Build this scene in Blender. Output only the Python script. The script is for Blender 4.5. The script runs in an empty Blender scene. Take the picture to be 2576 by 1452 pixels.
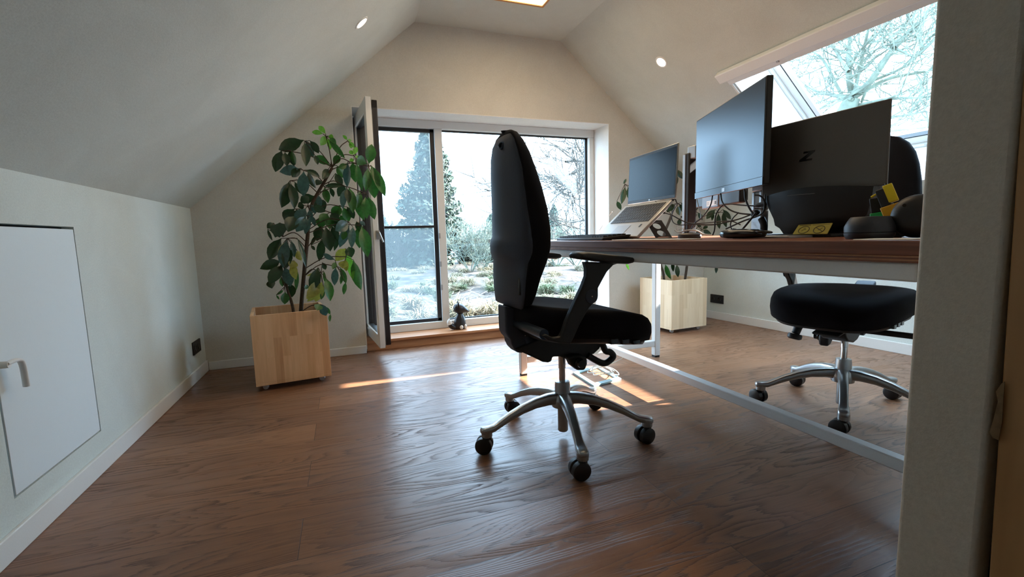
import bpy, bmesh, math, random
from mathutils import Vector, Matrix
random.seed(7)
S = bpy.context.scene
COL = S.collection
PI = math.pi
R_ = math.radians

# ------------------------------------------------------------------ camera frame
CX, CY, F = 1288.0, 726.0, 1148.7
VY, VZ = (860.0, 607.0), (1570.0, 10800.0)
CAM = Vector((0, 0, 0.86))
_dy = Vector((VY[0]-CX, -(VY[1]-CY), -F)).normalized()
_dz = -Vector((VZ[0]-CX, -(VZ[1]-CY), -F)).normalized()
_dx = _dy.cross(_dz).normalized()
_dy = _dz.cross(_dx).normalized()
ROT = Matrix((_dx, _dy, _dz))            # camera -> world


def ray(px, py):
    return (ROT @ Vector((px-CX, -(py-CY), -F))).normalized()


def at(px, py, ax, val):
    """measured point of the room: where the sight line meets the plane ax = val"""
    i = 'xyz'.index(ax)
    d = ray(px, py)
    return CAM + d*((val-CAM[i])/d[i])


# ------------------------------------------------------------------ materials
def lin(c):
    return tuple((v/12.92 if v <= .04045 else ((v+.055)/1.055)**2.4) for v in [x/255 for x in c]) + (1,)


class NT:
    def __init__(s, name):
        s.m = bpy.data.materials.new(name)
        s.m.use_nodes = True
        s.t = s.m.node_tree
        s.b = s.t.nodes['Principled BSDF']
        s.out = s.t.nodes['Material Output']

    def n(s, typ, **kw):
        nd = s.t.nodes.new(typ)
        for k, v in kw.items():
            if k in nd.inputs:
                nd.inputs[k].default_value = v
            else:
                setattr(nd, k, v)
        return nd

    def l(s, a, b):
        s.t.links.new(a, b)

    def math(s, op, a, b=None, c=None):
        nd = s.n('ShaderNodeMath', operation=op)
        for i, v in enumerate((a, b, c)):
            if v is None:
                continue
            if isinstance(v, (int, float)):
                nd.inputs[i].default_value = v
            else:
                s.l(v, nd.inputs[i])
        return nd.outputs[0]

    def mix(s, fac, a, b, mode='MIX'):
        nd = s.n('ShaderNodeMix', data_type='RGBA', blend_type=mode)
        for i, v in ((0, fac), (6, a), (7, b)):
            if isinstance(v, (int, float, tuple)):
                nd.inputs[i].default_value = v
            else:
                s.l(v, nd.inputs[i])
        return nd.outputs[2]

    def ramp(s, fac, stops):
        nd = s.n('ShaderNodeValToRGB')
        e = nd.color_ramp.elements
        while len(e) < len(stops):
            e.new(.5)
        for k, (p, c) in enumerate(stops):
            e[k].position = p
            e[k].color = c if len(c) == 4 else c+(1,)
        s.l(fac, nd.inputs[0])
        return nd.outputs[0]

    def coords(s, scale=(1, 1, 1), rot=(0, 0, 0)):
        tc = s.n('ShaderNodeTexCoord')
        mp = s.n('ShaderNodeMapping')
        mp.inputs['Scale'].default_value = scale
        mp.inputs['Rotation'].default_value = rot
        s.l(tc.outputs['Object'], mp.inputs[0])
        return mp.outputs[0]

    def noise(s, vec, scale, detail=3, rough=.5, dist=0):
        nd = s.n('ShaderNodeTexNoise')
        nd.inputs['Scale'].default_value = scale
        nd.inputs['Detail'].default_value = detail
        nd.inputs['Roughness'].default_value = rough
        nd.inputs['Distortion'].default_value = dist
        s.l(vec, nd.inputs['Vector'])
        return nd

    def bump(s, h, strength=.2, dist=.002):
        nd = s.n('ShaderNodeBump')
        nd.inputs['Strength'].default_value = strength
        nd.inputs['Distance'].default_value = dist
        s.l(h, nd.inputs['Height'])
        s.l(nd.outputs[0], s.b.inputs['Normal'])


def plain(name, rgb, rough=.5, metal=0., grain=0., gscale=300, bump=0., spec=.5, emit=None, estr=0., tint=None):
    k = NT(name)
    k.b.inputs['Roughness'].default_value = rough
    k.b.inputs['Metallic'].default_value = metal
    k.b.inputs['Specular IOR Level'].default_value = spec
    c = lin(rgb)
    v = k.coords()
    nz = k.noise(v, gscale, 2)
    a = tuple(x*(1-grain) for x in c[:3])+(1,)
    b = tuple(min(1, x*(1+grain)) for x in c[:3])+(1,)
    k.l(k.ramp(nz.outputs[0], [(.3, a), (.7, b)]), k.b.inputs['Base Color'])
    if bump:
        k.bump(nz.outputs[0], bump, .001)
    if tint:
        k.b.inputs['Specular Tint'].default_value = tint
    if emit:
        k.b.inputs['Emission Color'].default_value = lin(emit)
        k.b.inputs['Emission Strength'].default_value = estr
    return k.m


def plaster(name, rgb):
    k = NT(name)
    v = k.coords()
    n1 = k.noise(v, 2.6, 5, .62, .6)
    n2 = k.noise(v, 170, 3, .7)
    c = lin(rgb)
    col = k.ramp(n1.outputs[0], [(.3, tuple(x*.86 for x in c[:3])), (.7, tuple(min(1, x*1.06) for x in c[:3]))])
    col = k.mix(.5, col, k.ramp(n2.outputs[0], [(.3, tuple(x*.86 for x in c[:3])), (.7, tuple(min(1, x*1.1) for x in c[:3]))]))
    k.l(col, k.b.inputs['Base Color'])
    k.b.inputs['Roughness'].default_value = .92
    k.b.inputs['Specular IOR Level'].default_value = .2
    k.bump(n2.outputs[0], .35, .002)
    return k.m


def wood(name, c1, c2, c3, grain=(1.2, 30, 30), stave=None, rough=.45, upright=False):
    """grain runs along the axis with the small scale; stave = (length, width) of glued strips"""
    k = NT(name)
    v = k.coords()
    if upright:
        sp = k.n('ShaderNodeSeparateXYZ')
        k.l(v, sp.inputs[0])
        cb_ = k.n('ShaderNodeCombineXYZ')
        k.l(sp.outputs[2], cb_.inputs[0])
        k.l(k.math('ADD', sp.outputs[0], sp.outputs[1]), cb_.inputs[1])
        k.l(k.math('SUBTRACT', sp.outputs[0], sp.outputs[1]), cb_.inputs[2])
        v = cb_.outputs[0]
    rnd = None
    if stave:
        br = k.n('ShaderNodeTexBrick')
        br.offset = .37
        br.inputs['Color1'].default_value = (0, 0, 0, 1)
        br.inputs['Color2'].default_value = (1, 1, 1, 1)
        br.inputs['Mortar'].default_value = (.5, .5, .5, 1)
        br.inputs['Scale'].default_value = 1
        br.inputs['Mortar Size'].default_value = .0004
        br.inputs['Brick Width'].default_value = stave[0]
        br.inputs['Row Height'].default_value = stave[1]
        k.l(v, br.inputs['Vector'])
        rnd = br.outputs['Color']
    mp = k.n('ShaderNodeMapping')
    mp.inputs['Scale'].default_value = grain
    k.l(v, mp.inputs[0])
    nz = k.n('ShaderNodeTexNoise', noise_dimensions='4D')
    nz.inputs['Scale'].default_value = 1.0
    nz.inputs['Detail'].default_value = 4
    nz.inputs['Roughness'].default_value = .6
    nz.inputs['Distortion'].default_value = .4
    k.l(mp.outputs[0], nz.inputs['Vector'])
    if rnd is not None:
        k.l(k.math('MULTIPLY', rnd, 23.0), nz.inputs['W'])
    col = k.ramp(nz.outputs[0], [(.28, lin(c3)), (.5, lin(c1)), (.72, lin(c2))])
    if rnd is not None:
        col = k.mix(.55, col, k.ramp(rnd, [(0., lin(c3)), (.5, lin(c1)), (1., lin(c2))]))
    k.l(col, k.b.inputs['Base Color'])
    k.b.inputs['Roughness'].default_value = rough
    k.b.inputs['Specular IOR Level'].default_value = .35
    k.bump(nz.outputs[0], .12, .001)
    return k.m


def floor_material():
    k = NT('oak_planks')
    v = k.coords()
    mp0 = k.n('ShaderNodeMapping')
    mp0.inputs['Location'].default_value = (.17, .108, 0)
    k.l(v, mp0.inputs[0])
    br = k.n('ShaderNodeTexBrick')
    br.offset = .413
    br.inputs['Color1'].default_value = (0, 0, 0, 1)
    br.inputs['Color2'].default_value = (1, 1, 1, 1)
    br.inputs['Mortar'].default_value = (.5, .5, .5, 1)
    br.inputs['Scale'].default_value = 1
    br.inputs['Mortar Size'].default_value = .0011
    br.inputs['Mortar Smooth'].default_value = .2
    br.inputs['Brick Width'].default_value = 1.9
    br.inputs['Row Height'].default_value = .2
    k.l(mp0.outputs[0], br.inputs['Vector'])
    rnd = br.outputs['Color']
    # cathedral growth rings: contour lines of a stretched noise
    mp = k.n('ShaderNodeMapping')
    mp.inputs['Scale'].default_value = (.75, 5.2, 1)
    k.l(v, mp.inputs[0])
    nz = k.n('ShaderNodeTexNoise', noise_dimensions='4D')
    nz.inputs['Scale'].default_value = 1.0
    nz.inputs['Detail'].default_value = 2.2
    nz.inputs['Roughness'].default_value = .45
    nz.inputs['Distortion'].default_value = .25
    k.l(mp.outputs[0], nz.inputs['Vector'])
    k.l(k.math('MULTIPLY', rnd, 31.0), nz.inputs['W'])
    # fine fibre
    mp2 = k.n('ShaderNodeMapping')
    mp2.inputs['Scale'].default_value = (7, 150, 1)
    k.l(v, mp2.inputs[0])
    fib = k.noise(mp2.outputs[0], 1, 4, .65)
    warp = k.math('MULTIPLY', fib.outputs[0], 1.1)
    rings = k.math('ADD', k.math('MULTIPLY', nz.outputs[0], 30.0), warp)
    saw = k.math('FRACT', rings)
    line = k.math('POWER', saw, 3.0)
    mp3 = k.n('ShaderNodeMapping')
    mp3.inputs['Scale'].default_value = (1.3, 3.0, 1)
    k.l(v, mp3.inputs[0])
    patch = k.noise(mp3.outputs[0], 1.3, 2, .5)
    line = k.math('MULTIPLY', line, k.ramp(patch.outputs[0], [(.3, (.22, .22, .22)), (.62, (1, 1, 1))]))
    base = k.ramp(rnd, [(0., lin((116, 80, 58))), (.5, lin((136, 96, 70))), (1., lin((156, 113, 84)))])
    base = k.mix(.35, base, k.ramp(fib.outputs[0], [(.3, lin((98, 64, 44))), (.7, lin((166, 122, 90)))]))
    col = k.mix(k.math('MULTIPLY', line, .85), base, lin((58, 36, 26)))
    # sparse knots
    vo = k.n('ShaderNodeTexVoronoi', distance='EUCLIDEAN')
    vo.inputs['Scale'].default_value = 1.0
    mpk = k.n('ShaderNodeMapping')
    mpk.inputs['Scale'].default_value = (1.5, 2.6, 1)
    k.l(v, mpk.inputs[0])
    k.l(mpk.outputs[0], vo.inputs['Vector'])
    kn = k.ramp(vo.outputs['Distance'], [(.0, (1, 1, 1)), (.018, (.9, .9, .9)), (.03, (0, 0, 0))])
    col = k.mix(kn, col, lin((50, 32, 22)))
    col = k.mix(br.outputs['Fac'], col, lin((60, 38, 26)))
    k.l(col, k.b.inputs['Base Color'])
    rr = k.math('ADD', k.math('MULTIPLY', line, .22), k.math('MULTIPLY_ADD', fib.outputs[0], .16, .24))
    k.l(rr, k.b.inputs['Roughness'])
    k.b.inputs['Specular IOR Level'].default_value = .5
    h = k.math('SUBTRACT', k.math('MULTIPLY', fib.outputs[0], .35), k.math('MULTIPLY', line, .9))
    h = k.math('SUBTRACT', h, k.math('MULTIPLY', br.outputs['Fac'], 1.5))
    k.bump(h, .55, .002)
    return k.m


def glass(name, tint=(255, 255, 255), refl=.06):
    k = NT(name)
    tr = k.n('ShaderNodeBsdfTransparent')
    tr.inputs[0].default_value = lin(tint)
    gl = k.n('ShaderNodeBsdfGlossy')
    gl.inputs['Roughness'].default_value = .01
    mx = k.n('ShaderNodeMixShader')
    mx.inputs[0].default_value = refl
    k.l(tr.outputs[0], mx.inputs[1])
    k.l(gl.outputs[0], mx.inputs[2])
    k.l(mx.outputs[0], k.out.inputs[0])
    return k.m


def mesh_screen(name):
    k = NT(name)
    tr = k.n('ShaderNodeBsdfTransparent')
    df = k.n('ShaderNodeBsdfDiffuse')
    df.inputs[0].default_value = lin((140, 148, 150))
    tl = k.n('ShaderNodeBsdfTranslucent')
    tl.inputs[0].default_value = lin((150, 160, 162))
    m0 = k.n('ShaderNodeMixShader')
    m0.inputs[0].default_value = .5
    k.l(df.outputs[0], m0.inputs[1])
    k.l(tl.outputs[0], m0.inputs[2])
    mx = k.n('ShaderNodeMixShader')
    mx.inputs[0].default_value = .28
    k.l(tr.outputs[0], mx.inputs[1])
    k.l(m0.outputs[0], mx.inputs[2])
    k.l(mx.outputs[0], k.out.inputs[0])
    return k.m


def leafmat(name, rgb, vein, rough=.4, trans=.25):
    k = NT(name)
    v = k.coords()
    nz = k.noise(v, 60, 3)
    k.l(k.ramp(nz.outputs[0], [(.3, lin(tuple(x*.8 for x in rgb))), (.7, lin(vein))]), k.b.inputs['Base Color'])
    k.b.inputs['Roughness'].default_value = rough
    k.b.inputs['Specular IOR Level'].default_value = .6
    tl = k.n('ShaderNodeBsdfTranslucent')
    tl.inputs[0].default_value = lin(tuple(min(255, x*1.5+10) for x in rgb))
    mx = k.n('ShaderNodeMixShader')
    mx.inputs[0].default_value = trans
    k.l(k.b.outputs[0], mx.inputs[1])
    k.l(tl.outputs[0], mx.inputs[2])
    k.l(mx.outputs[0], k.out.inputs[0])
    return k.m


M = dict(
    wall=plaster('beige_plaster', (212, 220, 216)),
    gable=plaster('gable_plaster', (208, 206, 198)),
    ceil=plaster('ceiling_plaster', (205, 210, 204)),
    jamb=plaster('jamb_plaster', (218, 210, 196)),
    floor=floor_material(),
    white=plain('white_paint', (226, 228, 226), .4, grain=.02),
    reveal=plaster('reveal_white', (226, 224, 220)),
    hatch=plain('hatch_paint', (222, 232, 236), .5, grain=.015, gscale=500),
    pvc=plain('white_window_frame', (222, 224, 222), .3),
    pvcdark=plain('anthracite_frame', (38, 38, 42), .35, grain=.1, gscale=400),
    gasket=plain('black_gasket', (16, 18, 20), .5),
    gap=plain('dark_gap', (20, 15, 10), .9),
    sill=wood('sill_oak', (176, 124, 86), (196, 146, 106), (150, 100, 66), (2.0, 30, 30)),
    door_wood=wood('lining_wood', (196, 152, 102), (212, 172, 122), (150, 106, 64), (14, 9, 1.1)),
    black=plain('black_plastic', (18, 19, 22), .5, grain=.08),
    blackgloss=plain('glossy_black', (16, 16, 19), .18),
    fabric=plain('black_fabric', (20, 21, 26), .95, grain=.35, gscale=900, bump=.25, spec=.2),
    shell=plain('shell_fabric', (50, 57, 70), .6, grain=.2, gscale=900, bump=.15, spec=.45),
    steel_blue=plain('dark_steel', (60, 72, 86), .3, .7),
    alu=plain('silver_cast', (168, 172, 175), .3, .85, grain=.05),
    chrome=plain('chrome', (200, 200, 200), .12, 1.),
    rubber=plain('black_rubber', (18, 18, 20), .6),
    wheel=plain('caster_black', (22, 23, 26), .4),
    desk_white=plain('white_powder_coat', (214, 215, 214), .35, grain=.02),
    desk_wood=wood('desk_wood', (128, 78, 56), (152, 98, 72), (88, 46, 32), (30, 2.2, 60), rough=.4),
    planter=wood('planter_oak', (212, 170, 128), (228, 190, 150), (186, 142, 102), (3.5, 45, 20), stave=(.31, .043), upright=True),
    planter_pale=wood('planter_beech', (222, 196, 160), (234, 212, 180), (204, 174, 136), (3.0, 45, 20), stave=(.33, .045), upright=True),
    soil=plain('potting_soil', (52, 38, 28), .95, grain=.5, gscale=90, bump=.8),
    screen=plain('screen_glass', (8, 14, 28), .24, grain=0, spec=.2, tint=(.42, .74, 1, 1)),
    screen_mon=plain('monitor_glass', (14, 22, 36), .32, grain=0, spec=.45, tint=(.58, .84, 1, 1)),
    silver=plain('silver_plastic', (176, 178, 180), .35, .55),
    lapgrey=plain('laptop_grey', (92, 88, 84), .4, .5, grain=.06, gscale=900),
    softblack=plain('soft_touch_black', (30, 34, 42), .5, grain=.1),
    coverblue=plain('dull_silver', (112, 122, 130), .55, .2),
    postgrey=plain('post_grey', (30, 31, 36), .6),
    laptop=plain('laptop_silver', (196, 194, 190), .32, .6),
    keycap=plain('dark_keycap', (42, 42, 44), .5),
    stand=plain('stand_grey', (92, 88, 86), .45, .3, grain=.08, gscale=800),
    yellow=plain('yellow_plastic', (226, 196, 30), .35),
    amber=plain('amber_plastic', (214, 158, 20), .4),
    green=plain('green_plastic', (30, 170, 84), .4),
    sticker=plain('yellow_sticker', (186, 166, 62), .5),
    ink=plain('dark_print', (36, 30, 20), .6),
    chip=plain('bare_plaster', (128, 106, 78), .9, grain=.3, gscale=60),
    paper=plain('white_paper', (232, 232, 228), .7),
    paleblue=plain('pale_blue_plastic', (160, 208, 222), .35),
    cable=plain('black_cable', (18, 18, 20), .45),
    cablew=plain('white_cable', (222, 224, 222), .4),
    bark=plain('dark_stem', (62, 48, 34), .8, grain=.35, gscale=120, bump=.5),
    fox=plain('speckled_ceramic', (34, 32, 34), .3, grain=.75, gscale=420, bump=.3),
    foxw=plain('white_glaze', (224, 222, 216), .3),
    lamp=plain('lamp_diffuser', (255, 240, 214), .5, emit=(255, 226, 180), estr=6.0),
    spot=plain('spot_diffuser', (255, 244, 226), .5, emit=(255, 236, 206), estr=22),
    lampwood=plain('lamp_wood_rim', (196, 140, 84), .5),
    glass=glass('window_glass'),
    screenmesh=mesh_screen('insect_mesh'),
    lf0=leafmat('leaf_dark', (20, 46, 22), (30, 62, 30)),
    lf1=leafmat('leaf_green', (34, 82, 28), (48, 104, 38)),
    lf2=leafmat('leaf_young', (84, 140, 42), (108, 166, 60), trans=.35),
    lf3=leafmat('leaf_bluish', (44, 74, 66), (62, 98, 90), .3),
    lf4=leafmat('leaf_yellowing', (118, 122, 44), (146, 140, 62), trans=.35),
    ground=plain('garden_soil', (58, 52, 46), .95, grain=.6, gscale=5, bump=.5),
    litter=plain('pale_litter', (118, 112, 104), .9, grain=.3, gscale=9),
    straw=plain('dry_straw', (124, 118, 96), .9, grain=.3, gscale=14),
    strawg=plain('greenish_tussock', (84, 96, 68), .9, grain=.3, gscale=14),
    ivy=plain('ivy_leaves', (32, 50, 36), .7, grain=.5, gscale=5),
    hedge=plain('hedge_leaves', (58, 68, 54), .8, grain=.5, gscale=4),
    farleaf=plain('distant_conifer', (64, 80, 72), .8, grain=.4, gscale=2),
    twig=plain('bare_twig', (80, 80, 76), .9, grain=.3, gscale=6),
    twigo=plain('olive_bark', (96, 108, 98), .9, grain=.35, gscale=6),
)


# ------------------------------------------------------------------ mesh helpers
class MB:
    def __init__(s):
        s.v, s.f, s.mi = [], [], []

    def add(s, vs, fs, mi=0):
        o = len(s.v)
        s.v += [Vector(p) for p in vs]
        for f in fs:
            s.f.append([i+o for i in f])
            s.mi.append(mi)
        return s

    def box(s, a, b, mi=0):
        (x0, y0, z0), (x1, y1, z1) = a, b
        return s.add([(x0, y0, z0), (x1, y0, z0), (x1, y1, z0), (x0, y1, z0), (x0, y0, z1), (x1, y0, z1), (x1, y1, z1), (x0, y1, z1)],
                     [(0, 3, 2, 1), (4, 5, 6, 7), (0, 1, 5, 4), (1, 2, 6, 5), (2, 3, 7, 6), (3, 0, 4, 7)], mi)

    def obox(s, o, ex, ey, ez, mi=0):
        """oriented box: corner o and three edge vectors"""
        o, ex, ey, ez = map(Vector, (o, ex, ey, ez))
        p = [o, o+ex, o+ex+ey, o+ey]
        p += [q+ez for q in p]
        f = [(0, 3, 2, 1), (4, 5, 6, 7), (0, 1, 5, 4), (1, 2, 6, 5), (2, 3, 7, 6), (3, 0, 4, 7)]
        if ex.cross(ey).dot(ez) < 0:
            f = [q[::-1] for q in f]
        return s.add(p, f, mi)

    def prism(s, poly, d0, d1, ax='y', mi=0):
        """polygon in the plane across ax, extruded from d0 to d1"""
        def P(a, b, d):
            return {'x': (d, a, b), 'y': (a, d, b), 'z': (a, b, d)}[ax]
        n = len(poly)
        area = sum(poly[i][0]*poly[(i+1) % n][1]-poly[(i+1) % n][0]*poly[i][1] for i in range(n))
        if area < 0:
            poly = poly[::-1]
        vs = [P(a, b, d0) for a, b in poly]+[P(a, b, d1) for a, b in poly]
        fs = [tuple(range(n))[::-1], tuple(range(n, 2*n))]
        fs += [(i, (i+1) % n, n+(i+1) % n, n+i) for i in range(n)]
        flip = (d1 < d0) != (ax == 'y')
        if flip:
            fs = [q[::-1] for q in fs]
        return s.add(vs, fs, mi)

    def tube(s, pts, r, n=8, mi=0, flat=1.0, up=None, caps=True):
        pts = [Vector(p) for p in pts]
        rs = r if isinstance(r, (list, tuple)) else [r]*len(pts)
        t0 = (pts[1]-pts[0]).normalized()
        ref = Vector(up) if up else (Vector((0, 0, 1)) if abs(t0.z) < .9 else Vector((1, 0, 0)))
        nrm = (ref-t0*ref.dot(t0)).normalized()
        vs, fs = [], []
        for i, p in enumerate(pts):
            t = ((pts[min(i+1, len(pts)-1)]-pts[max(i-1, 0)])).normalized()
            nrm = (nrm-t*nrm.dot(t))
            nrm = nrm.normalized() if nrm.length > 1e-6 else t.orthogonal().normalized()
            bi = t.cross(nrm)
            for k in range(n):
                a = 2*PI*k/n
                vs.append(p+(nrm*math.cos(a)*flat+bi*math.sin(a))*rs[i])
        m = len(pts)
        for i in range(m-1):
            for k in range(n):
                fs.append((i*n+k, i*n+(k+1) % n, (i+1)*n+(k+1) % n, (i+1)*n+k))
        if caps:
            fs.append(tuple(range(n))[::-1])
            fs.append(tuple(range((m-1)*n, m*n)))
        return s.add(vs, fs, mi)

    def loft(s, rings, mi=0, cap=True):
        n = len(rings[0])
        vs = [p for r in rings for p in r]
        fs = [(i*n+k, i*n+(k+1) % n, (i+1)*n+(k+1) % n, (i+1)*n+k) for i in range(len(rings)-1) for k in range(n)]
        if cap:
            fs.append(tuple(range(n))[::-1])
            fs.append(tuple(range((len(rings)-1)*n, len(rings)*n)))
        return s.add(vs, fs, mi)

    def lathe(s, prof, c=(0, 0, 0), n=24, axis=None, mi=0, cap=True):
        """(radius, height) profile round the z axis (or the axis given) at c"""
        c = Vector(c)
        q = Vector((0, 0, 1)).rotation_difference(Vector(axis)) if axis else None
        rings = []
        for r, h in prof:
            ring = []
            for k in range(n):
                p = Vector((max(r, 1e-5)*math.cos(2*PI*k/n), max(r, 1e-5)*math.sin(2*PI*k/n), h))
                ring.append(c+(q @ p if q else p))
            rings.append(ring)
        return s.loft(rings, mi, cap)

    def ball(s, c, rad, n=16, m=10, mi=0):
        c = Vector(c)
        rx, ry, rz = rad if isinstance(rad, (tuple, list)) else (rad,)*3
        rings = []
        for j in range(m+1):
            a = -PI/2+PI*j/m
            rr = max(math.cos(a), 1e-4)
            rings.append([c+Vector((rx*rr*math.cos(2*PI*k/n), ry*rr*math.sin(2*PI*k/n), rz*math.sin(a))) for k in range(n)])
        return s.loft(rings, mi)

    def build(s, name, mats, parent=None, world=True, smooth=None, bevel=0., subd=0, seg=2):
        """link as ONE mesh object; coordinates are world ones unless world=False (then local to the parent)"""
        off = Vector((0, 0, 0))
        if parent is not None and world:
            off = ROOTLOC.get(parent.name, Vector((0, 0, 0)))
        if parent is None and name not in NO_SHIFT:
            lo = [min(p[i] for p in s.v) for i in range(3)]
            hi = [max(p[i] for p in s.v) for i in range(3)]
            off = Vector(((lo[0]+hi[0])/2, (lo[1]+hi[1])/2, lo[2]))
        me = bpy.data.meshes.new(name)
        me.from_pydata([p-off for p in s.v], [], s.f)
        if not isinstance(mats, (list, tuple)):
            mats = [mats]
        for m in mats:
            me.materials.append(m)
        if len(mats) > 1:
            for p, i in zip(me.polygons, s.mi):
                p.material_index = i
        me.validate()
        me.update()
        bm = bmesh.new()
        bm.from_mesh(me)
        if len(bm.faces) < 60000:
            bmesh.ops.recalc_face_normals(bm, faces=bm.faces)
            bm.to_mesh(me)
        bm.free()
        o = bpy.data.objects.new(name, me)
        COL.objects.link(o)
        if parent is not None:
            o.parent = parent
            ROOTLOC[o.name] = off
        else:
            o.location = off
            ROOTLOC[o.name] = off
        if smooth is not None:
            me.shade_smooth()
            if smooth < 180:
                me.set_sharp_from_angle(angle=R_(smooth))
        if bevel:
            b = o.modifiers.new('bevel', 'BEVEL')
            b.width = bevel
            b.segments = seg
            b.limit_method = 'ANGLE'
            b.angle_limit = R_(40)
            if smooth is None:
                me.shade_smooth()
                me.set_sharp_from_angle(angle=R_(30))
        if subd:
            u = o.modifiers.new('subd', 'SUBSURF')
            u.levels = subd
            u.render_levels = subd
        return o


ROOTLOC = {}
NO_SHIFT = set()


def tag(o, label, cat, group=None, kind=None):
    if label:
        o['label'] = label
    if cat:
        o['category'] = cat
    if group:
        o['group'] = group
    if kind:
        o['kind'] = kind
    return o


def empty(name, loc, label=None, cat=None, group=None, kind=None, rz=0):
    o = bpy.data.objects.new(name, None)
    o.empty_display_size = .05
    o.location = loc
    o.rotation_euler = (0, 0, rz)
    COL.objects.link(o)
    ROOTLOC[o.name] = Vector(loc)
    return tag(o, label, cat, group, kind)


def struct(name, mb, mats, label, cat='wall', **kw):
    NO_SHIFT.add(name)
    o = mb.build(name, mats, **kw)
    return tag(o, label, cat, kind='structure')


def copy_tree(o, parent=None):
    c = o.copy()
    COL.objects.link(c)
    if parent is not None:
        c.parent = parent
    for ch in list(o.children):
        copy_tree(ch, c)
    return c


def spline(pts, sub=6):
    """Catmull-Rom through the points"""
    P = [Vector(p) for p in pts]
    P = [P[0]*2-P[1]]+P+[P[-1]*2-P[-2]]
    out = []
    for i in range(1, len(P)-2):
        a, b, c, d = P[i-1:i+3]
        for k in range(sub):
            t = k/sub
            out.append(.5*((2*b)+(c-a)*t+(2*a-5*b+4*c-d)*t*t+(3*b-a-3*c+d)*t**3))
    out.append(P[-2])
    return out


# ------------------------------------------------------------------ camera
cam = bpy.data.cameras.new('camera')
cam.sensor_width = 36
cam.lens = F*36/2576
cam.clip_start = .02
cam.clip_end = 300
co = bpy.data.objects.new('camera', cam)
co.matrix_world = Matrix.Translation(CAM) @ ROT.to_4x4()
COL.objects.link(co)
S.camera = co

# ------------------------------------------------------------------ room shell
GY = 3.62          # gable wall
XL = -.93          # left knee wall
AL, AR, ZC = .614, 1.82, 2.47
ZK = 1.103
WX0, WX1, WZ0, WZ1 = .124, 2.29, .085, 1.832
YB = -2.0
TH = .38


def xr(y):          # right knee wall runs slightly out of square
    return 3.385+(GY-y)*.066


EL = Vector((AL-XL, 0, ZC-ZK)).normalized()
NL = Vector((-EL.z, 0, EL.x))
ER = Vector((.756, 0, -.6546)).normalized()
NR = Vector((-ER.z, 0, ER.x))
A_R = Vector((AR, 0, ZC))

struct('floor', MB().box((-1.3, YB-.1, -.12), (3.95, GY+.06, 0)), M['floor'], 'brown oiled oak plank floor', 'floor')

# left knee wall with the hatch opening
HY0, HY1, HZ0, HZ1 = 1.662, 2.168, .150, .940
b = MB()
b.box((XL-.10, YB, 0), (XL, HY0, ZK+.05))
b.box((XL-.10, HY1, 0), (XL, GY, ZK+.05))
b.box((XL-.10, HY0, 0), (XL, HY1, HZ0))
b.box((XL-.10, HY0, HZ1), (XL, HY1, ZK+.05))
struct('wall_left', b, M['wall'], 'low plastered knee wall under the slope beside the storage hatch')
d1 = empty('door_1', (XL, (HY0+HY1)/2, HZ0), 'flush white storage hatch with dark shadow gap in the low knee wall', 'door', kind='structure')
MB().box((XL-.055, HY0+.001, HZ0+.001), (XL-.035, HY1-.001, HZ1-.001)).build('gap_backing', M['gap'], d1)
MB().box((XL-.034, HY0+.007, HZ0+.006), (XL+.001, HY1-.007, HZ1-.009)).build('panel', M['hatch'], d1, bevel=.0015)
hp = at(20, 915, 'x', XL+.03)
hd = MB()
hd.lathe([(.018, 0), (.018, .008), (.01, .01), (.01, .04)], (XL+.001, hp.y-.015, hp.z), 16, (1, 0, 0))
hd.tube(spline([(XL+.036, hp.y-.02, hp.z+.003), (XL+.038, hp.y+.025, hp.z+.003), (XL+.038, hp.y+.043, hp.z-.015), (XL+.036, hp.y+.05, hp.z-.082)], 5),
        .0085, 10, flat=.7)
hd.build('handle', M['white'], d1, smooth=50)

# gable wall with window opening
b = MB()
Y1 = GY+.33
b.prism([(XL-.2, -.1), (WX0, -.1), (WX0, 1.1+(WX0-XL)*(ZC-ZK)/(AL-XL)+.2), (XL-.2, ZK+.02)], GY, Y1)
b.prism([(WX1, -.1), (3.8, -.1), (3.8, 1.0), (WX1, ZC-(WX1-AR)*.866+.2)], GY, Y1)
b.prism([(WX0, WZ1), (WX1, WZ1), (WX1, ZC-(WX1-AR)*.866+.2), (AR, ZC+.2), (AL, ZC+.2), (WX0, 1.1+(WX0-XL)*(ZC-ZK)/(AL-XL)+.2)], GY, Y1)
b.box((WX0, GY+.06, -.1), (WX1, Y1, .03))
struct('wall_gable', b, M['gable'], 'warm beige plastered gable wall round the wide window')
# white reveal of the window
b = MB()
b.box((WX0, GY+.001, WZ1-.006), (WX1, Y1, WZ1+.001))
b.box((WX1-.006, GY+.001, .03), (WX1+.001, Y1, WZ1-.006))
b.box((WX0-.001, GY+.001, .03), (WX0+.006, Y1, WZ1-.006))
struct('trim_1', b, M['reveal'], 'white plastered reveal round the gable window', 'trim')

# roof slopes and ceiling
b = MB()
o = Vector((XL, YB-.1, ZK))-EL*.25
b.obox(o, EL*(2.062+.25), (0, GY-YB+.42, 0), NL*TH)
struct('ceiling_left', b, M['ceil'], 'plastered slope of the roof over the storage hatch', 'ceiling')
struct('ceiling', MB().box((AL-.01, YB-.1, ZC), (AR+.01, Y1, ZC+.3)), M['ceil'], 'flat plastered strip of ceiling at the ridge', 'ceiling')
SS0, SS1, SY0, SY1 = .862, 2.05, 1.19, 2.505
b = MB()


def slope(s0, s1, y0, y1):
    o = A_R+ER*s0
    o.y = y0
    b.obox(o, ER*(s1-s0), (0, y1-y0, 0), NR*TH)


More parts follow.
